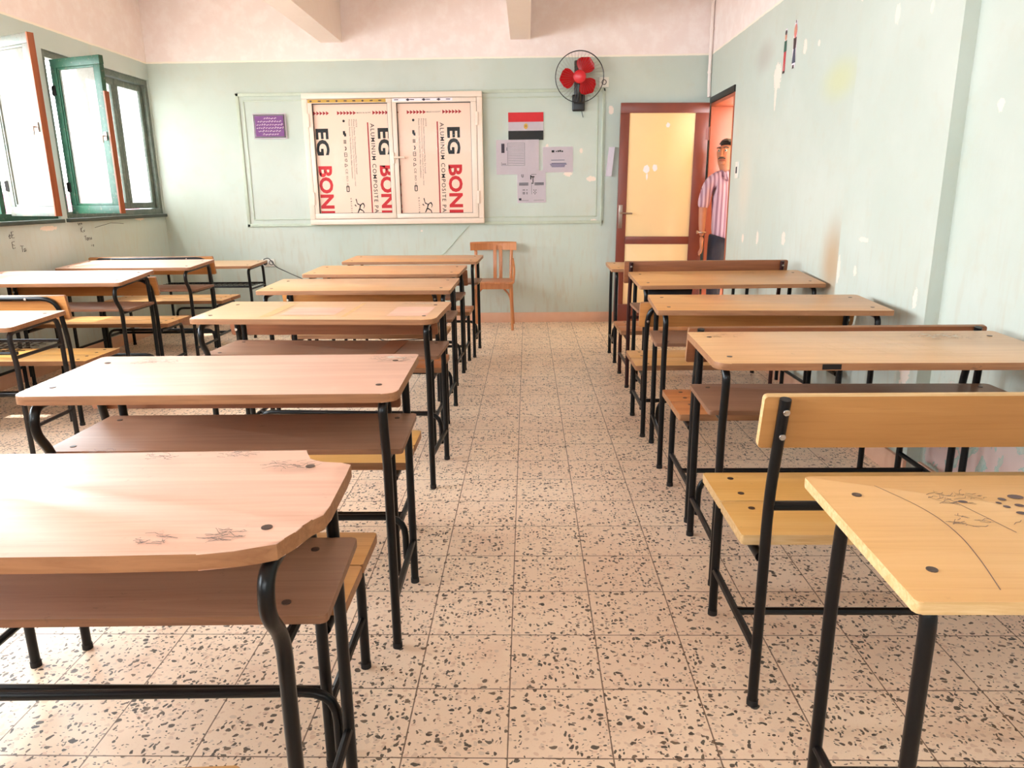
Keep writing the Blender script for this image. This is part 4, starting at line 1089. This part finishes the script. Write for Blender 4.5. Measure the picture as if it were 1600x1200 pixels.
decal('girl_decal', 5.12, 2.03, 'cut-out girl decal in navy skirt beside the boy decal', [('backing', M['paper'], [(-.10, 0), (.10, 0), (.12, .5), (.08, 1.03), (-.08, 1.03), (-.12, .5)]), ('skirt', nv, [(-.12, .10), (.12, .10), (.06, .45), (-.06, .45)]), ('top', hr, [(-.09, .42), (.09, .42), (.10, .66), (-.10, .66)]), ('scarf', pk, ov(0, .80, .095, .16)), ('face', sk, ov(.0, .83, .055, .075)), ('hair', hr, ov(0, 1.0, .03, .035)), ('shoes', hr, [(-.06, -.02), (.06, -.02), (.05, .06), (-.05, .06)])], .272)

# ------------------------------------------------------------------ man in the doorway
def skin_obj(name, verts, edges, radii, mat, parent, sub=2, root=0):
    me = bpy.data.meshes.new(name); me.from_pydata(verts, edges, [])
    o = bpy.data.objects.new(name, me); COL.objects.link(o); o.parent = parent
    m = o.modifiers.new('Skin', 'SKIN'); m.use_smooth_shade = True
    sv = me.skin_vertices[0].data
    for i, r in enumerate(radii): sv[i].radius = r if isinstance(r, tuple) else (r, r)
    for i in range(len(verts)): sv[i].use_root = (i == root)
    s = o.modifiers.new('Sub', 'SUBSURF'); s.levels = sub; s.render_levels = sub
    me.materials.append(mat); return o
man = tag(empty('person', (1.845, 6.93, 0), 0), 'person in a pink striped shirt and dark trousers leaning in the doorway', 'person')
k = NT('skin_tone'); tc = k.n('ShaderNodeTexCoord').outputs['Object']; M['skin'] = k.set(k.mix(k.noise(tc, 20, 3).outputs[0], lin(166, 102, 72), lin(186, 120, 88)), .5)
k = NT('striped_shirt'); tc = k.n('ShaderNodeTexCoord').outputs['Object']; sp = k.n('ShaderNodeSeparateXYZ'); k.l(tc, sp.inputs[0])
st = k.math('SINE', k.math('MULTIPLY', sp.outputs[0], 2*PI/.034)); st2 = k.math('SINE', k.math('MULTIPLY', sp.outputs[0], 2*PI/.0085))
c = k.mix(k.step(st, -.2, .35), lin(198, 160, 170), lin(142, 92, 108)); c = k.mix(k.math('MULTIPLY', k.step(st2, .2, .8), .35), c, lin(222, 196, 204))
M['shirt'] = k.set(c, .8)
M['trousers'] = plain('dark_trousers', (34, 32, 44), .85); M['hair'] = plain('greying_hair', (70, 60, 54), .8, 0, .25, 80); M['shoe'] = plain('black_shoe', (24, 22, 22), .4)
# joints: pelvis, spine, chest, neck, head ... leaning slightly to the camera's left
V = [(.0, 0, .90), (0, 0, 1.02), (-.01, .0, 1.18), (-.02, 0, 1.33), (-.035, -.005, 1.41), (-.05, -.01, 1.46), (-.058, -.018, 1.52), (-.06, -.02, 1.60), (-.06, -.01, 1.675),
     (-.12, 0, 1.375), (-.19, .005, 1.345), (-.225, .01, 1.22), (-.238, .0, 1.10), (-.243, -.02, .97), (-.245, -.035, .86),
     (.08, 0, 1.375), (.155, .005, 1.345), (.19, .01, 1.22), (.20, .0, 1.10), (.205, -.02, .97), (.205, -.035, .86),
     (-.085, 0, .84), (-.095, -.005, .66), (-.10, .0, .48), (-.10, .015, .28), (-.10, .02, .09), (-.105, -.06, .035), (-.11, -.13, .03),
     (.085, 0, .84), (.095, -.005, .66), (.10, .0, .48), (.10, .015, .28), (.10, .02, .09), (.105, -.06, .035), (.11, -.13, .03)]
E_ = [(0, 1), (1, 2), (2, 3), (3, 4), (4, 5), (5, 6), (6, 7), (7, 8), (3, 9), (9, 10), (10, 11), (11, 12), (12, 13), (13, 14), (3, 15), (15, 16), (16, 17), (17, 18), (18, 19), (19, 20), (0, 21), (21, 22), (22, 23), (23, 24), (24, 25), (25, 26), (26, 27), (0, 28), (28, 29), (29, 30), (30, 31), (31, 32), (32, 33), (33, 34)]
Rr = [(.12, .085), (.12, .085), (.14, .095), (.145, .095), (.06, .06), (.055, .058), (.068, .085), (.074, .095), (.06, .078),
      (.07, .07), (.058, .058), (.047, .047), (.040, .040), (.034, .034), (.026, .020), (.07, .07), (.058, .058), (.047, .047), (.040, .040), (.034, .034), (.026, .020),
      (.085, .085), (.078, .078), (.058, .058), (.05, .05), (.042, .042), (.04, .035), (.03, .025), (.085, .085), (.078, .078), (.058, .058), (.05, .05), (.042, .042), (.04, .035), (.03, .025)]
body = skin_obj('body', V, E_, Rr, M['skin'], man)
def shirt_r(i): a, b = Rr[i]; k_ = {0: .045, 1: .045, 2: .03}.get(i, .018); return (a+k_, b+k_-.008)
sidx = [0, 1, 2, 3, 4, 9, 10, 11, 12, 15, 16, 17, 18]
mp = {v: i for i, v in enumerate(sidx)}
sV = [V[i] for i in sidx]; sV[0] = (0, 0, .735); sV[mp[4]] = (-.032, -.004, 1.405)
sR = [shirt_r(i) for i in sidx]; sR[0] = (.168, .125); sR[mp[4]] = (.066, .066); sR[mp[12]] = (.066, .066); sR[mp[18]] = (.066, .066)
shirt = skin_obj('shirt', sV, [(mp[a], mp[b]) for a, b in E_ if a in mp and b in mp], sR, M['shirt'], man)
tidx = [0, 21, 22, 23, 24, 25, 28, 29, 30, 31, 32]; mp2 = {v: i for i, v in enumerate(tidx)}
tR = [(.155, .11)]+[tuple(q_+.016 for q_ in Rr[i]) for i in tidx[1:]]
skin_obj('trousers', [(0, 0, .955) if i == 0 else V[i] for i in tidx], [(mp2[a], mp2[b]) for a, b in E_ if a in mp2 and b in mp2], tR, M['trousers'], man)
for sx in (-1, 1):
    bm = bmesh.new(); p = roundpoly([(-.045, .06), (.045, .06), (.05, -.12), (.03, -.19), (-.03, -.19), (-.05, -.12)], .03)
    prism(bm, p[::-1], 0, .075, .02); s_ = new_obj('shoe', bm, M['shoe'], man); s_.location = (sx*.104, .01, 0)
# collar
bm = bmesh.new()
for s_ in (-1, 1):
    pts = [(0, -.085, -.075), (s_*.03, -.08, .0), (s_*.062, -.03, .03), (s_*.06, .03, .04), (s_*.075, .03, .0), (s_*.085, -.03, -.02), (s_*.05, -.10, -.035), (s_*.02, -.105, -.07)]
    f_ = bm.faces.new([bm.verts.new((x-.038, y-.012, z+1.425)) for x, y, z in pts])
bmesh.ops.solidify(bm, geom=bm.faces[:], thickness=.004)
new_obj('collar', bm, M['shirt'], man)
bm = bmesh.new(); box(bm, -.055, -.022, -.126, -.118, .93, 1.34, .002)
# hands with fingers
def hand(sx, x, y, z, parent):
    Vh = [(x, y, z+.03), (x, y-.005, z-.01), (x, y-.012, z-.055)]; Eh = [(0, 1), (1, 2)]; Rh = [(.022, .026), (.018, .036), (.015, .038)]
    for fi, off in enumerate((-.030, -.010, .010, .028)):
        ln = (.062, .072, .068, .052)[fi]
        b0 = len(Vh); Vh += [(x+sx*.002, y-.012+off, z-.075), (x-sx*.006, y-.016+off, z-.075-ln*.55), (x-sx*.022, y-.016+off, z-.075-ln)]
        Rh += [.0095, .0085, .0075]; Eh += [(2, b0), (b0, b0+1), (b0+1, b0+2)]
    b0 = len(Vh); Vh += [(x-sx*.006, y-.042, z-.02), (x-sx*.012, y-.058, z-.055), (x-sx*.016, y-.060, z-.085)]; Rh += [.013, .0105, .0085]; Eh += [(1, b0), (b0, b0+1), (b0+1, b0+2)]
    return skin_obj('hand', Vh, Eh, Rh, M['skin'], parent, 1)
hand(1, -.245, -.035, .84, body); hand(-1, .205, -.035, .84, body)
bm = bmesh.new(); tube(bm, [(-.244+.036*math.cos(2*PI*i/16), -.028+.036*math.sin(2*PI*i/16), .905) for i in range(16)], .008, 6, 0, closed=True); disc(bm, (-.282, -.035, .905), .016, (-1, -.2, 0), .008, 12)
new_obj('wristwatch', bm, M['steel'], man)
# face, turned to the camera's left
HM = Matrix.Translation((-.06, -.02, 1.595)) @ Matrix.Rotation(math.radians(-38), 4, 'Z')
def fpart(name, bm, mat): bm.transform(HM); return new_obj(name, bm, mat, body)
def ball(bm, c, r, sc=(1, 1, 1)):
    rr_ = bmesh.ops.create_uvsphere(bm, u_segments=14, v_segments=10, radius=r)
    for v in rr_['verts']: v.co = Vector((v.co.x*sc[0]+c[0], v.co.y*sc[1]+c[1], v.co.z*sc[2]+c[2]))
bm = bmesh.new(); tube(bm, [(0, -.083, .035), (0, -.104, .002), (0, -.112, -.018), (0, -.092, -.028)], [.009, .013, .017, .012], 10, 0); ball(bm, (.013, -.094, -.02), .009); ball(bm, (-.013, -.094, -.02), .009); fpart('nose', bm, M['skin'])
for s_ in (-1, 1):
    bm = bmesh.new(); ball(bm, (s_*.032, -.082, .022), .0105); e_ = fpart('eye', bm, M['white_pl'])
    bm = bmesh.new(); ball(bm, (s_*.032, -.0905, .022), .0065, (1, .5, 1)); fpart('iris', bm, M['ink_blk'])
    bm = bmesh.new(); tube(bm, [(s_*.014, -.092, .045), (s_*.034, -.090, .052), (s_*.055, -.078, .044)], .0055, 6, .01); fpart('eyebrow', bm, M['hair'])
    bm = bmesh.new(); ball(bm, (s_*.078, .0, .0), .028, (.35, .7, 1.15)); fpart('ear', bm, M['skin'])
bm = bmesh.new(); tube(bm, [(-.032, -.086, -.048), (-.012, -.100, -.038), (.012, -.100, -.038), (.032, -.086, -.048)], [.005, .009, .009, .005], 8, .01); fpart('moustache', bm, M['hair'])
bm = bmesh.new(); tube(bm, [(-.024, -.086, -.060), (0, -.097, -.058), (.024, -.086, -.060)], .005, 8, .01); fpart('lips', bm, plain('lips', (150, 84, 70), .5))
bm = bmesh.new(); ball(bm, (0, -.075, -.083), .026, (1.1, .8, .8)); fpart('chin', bm, M['skin'])
bm = bmesh.new(); rr_ = bmesh.ops.create_uvsphere(bm, u_segments=24, v_segments=16, radius=.1)
for v in bm.verts: v.co = Vector((v.co.x*.82, v.co.y*1.02+.006, v.co.z*1.12+.018))
dl = [v for v in bm.verts if v.co.z < .078-.75*min(0, (v.co.y+.02)) - .85*max(0, v.co.y)]
bmesh.ops.delete(bm, geom=dl, context='VERTS'); bmesh.ops.solidify(bm, geom=bm.faces[:], thickness=.006)
fpart('hair', bm, M['hair'])

# ------------------------------------------------------------------ outside
g = struct(new_obj('ground', boxbm(-30, 12, -20, 30, -3.4, -3.3), M['ground'], smooth=False))
bl = tag(empty('building', (-14, 16, -3.298)), 'pale building with a maroon band glimpsed through the open window', 'building')
new_obj('wall', boxbm(-3, 3, -8, 9, 0, 5.2), M['facade'], bl, smooth=False)
new_obj('band', boxbm(3.0, 3.06, -8, 9, 3.9, 4.7), M['facade_band'], bl, smooth=False)
for q in range(4): new_obj('window', boxbm(3.0, 3.03, -6+q*3.6, -4.6+q*3.6, 1.2, 2.9), M['dark_grey'], bl, smooth=False)

# ------------------------------------------------------------------ light
wd = bpy.data.worlds.new('sky'); S.world = wd; wd.use_nodes = True
bg = wd.node_tree.nodes['Background']; bg.inputs[0].default_value = (.84, .93, 1, 1); bg.inputs[1].default_value = 17.0
def portal(name, loc, rot, sx, sy):
    l = bpy.data.lights.new(name, 'AREA'); l.shape = 'RECTANGLE'; l.size = sx; l.size_y = sy; l.cycles.is_portal = True
    o = bpy.data.objects.new(name, l); COL.objects.link(o); o.location = loc; o.rotation_euler = rot
for i, (a, b) in enumerate(WINS):
    portal('window_daylight', (XL-.24, (a+b)/2, (WZ0+WZ1)/2), (0, -PI/2, 0), WZ1-WZ0, b-a)
portal('front_fill_slot', ((XL+XR)/2, YREAR-.22, 2.5), (PI/2, 0, 0), XR-XL-1.2, .5)  # sky portal for the added slot behind the camera
portal('door_daylight', (XR+.24, (DY0+DY1)/2, 1.03), (0, PI/2, 0), 2.0, DY1-DY0)
sun = bpy.data.lights.new('sun', 'SUN'); sun.energy = 5.0; sun.angle = .009; sun.color = (1, .95, .88)
so = bpy.data.objects.new('sun', sun); COL.objects.link(so)
d = Vector((.10, .12, -.25)).normalized(); so.rotation_euler = d.to_track_quat('-Z', 'Y').to_euler(); so.location = (-8, 0, 12)

# ------------------------------------------------------------------ camera
f, pitch, yaw, roll = 1143.3, .2520, -.02319, -.01128
cy, sy = math.cos(yaw), math.sin(yaw)
fw_ = Vector((sy*math.cos(pitch), cy*math.cos(pitch), -math.sin(pitch))); r_ = Vector((cy, -sy, 0)); u_ = r_.cross(fw_)
r2 = r_*math.cos(roll)+u_*math.sin(roll); u2 = -r_*math.sin(roll)+u_*math.cos(roll)
cam = bpy.data.cameras.new('camera'); co = bpy.data.objects.new('camera', cam); COL.objects.link(co)
mw = Matrix((r2, u2, -fw_)).transposed().to_4x4(); mw.translation = Vector((0, 0, 1.25)); co.matrix_world = mw
cam.sensor_fit = 'HORIZONTAL'; cam.sensor_width = 36; cam.lens = 36*f/1600; cam.clip_start = .02; cam.clip_end = 200
S.camera = co
S.view_settings.view_transform = 'Standard'; S.view_settings.look = 'None'; S.view_settings.gamma = 1; S.view_settings.use_curve_mapping = False
S.view_settings.exposure = 0.45
S.cycles.max_bounces = 8
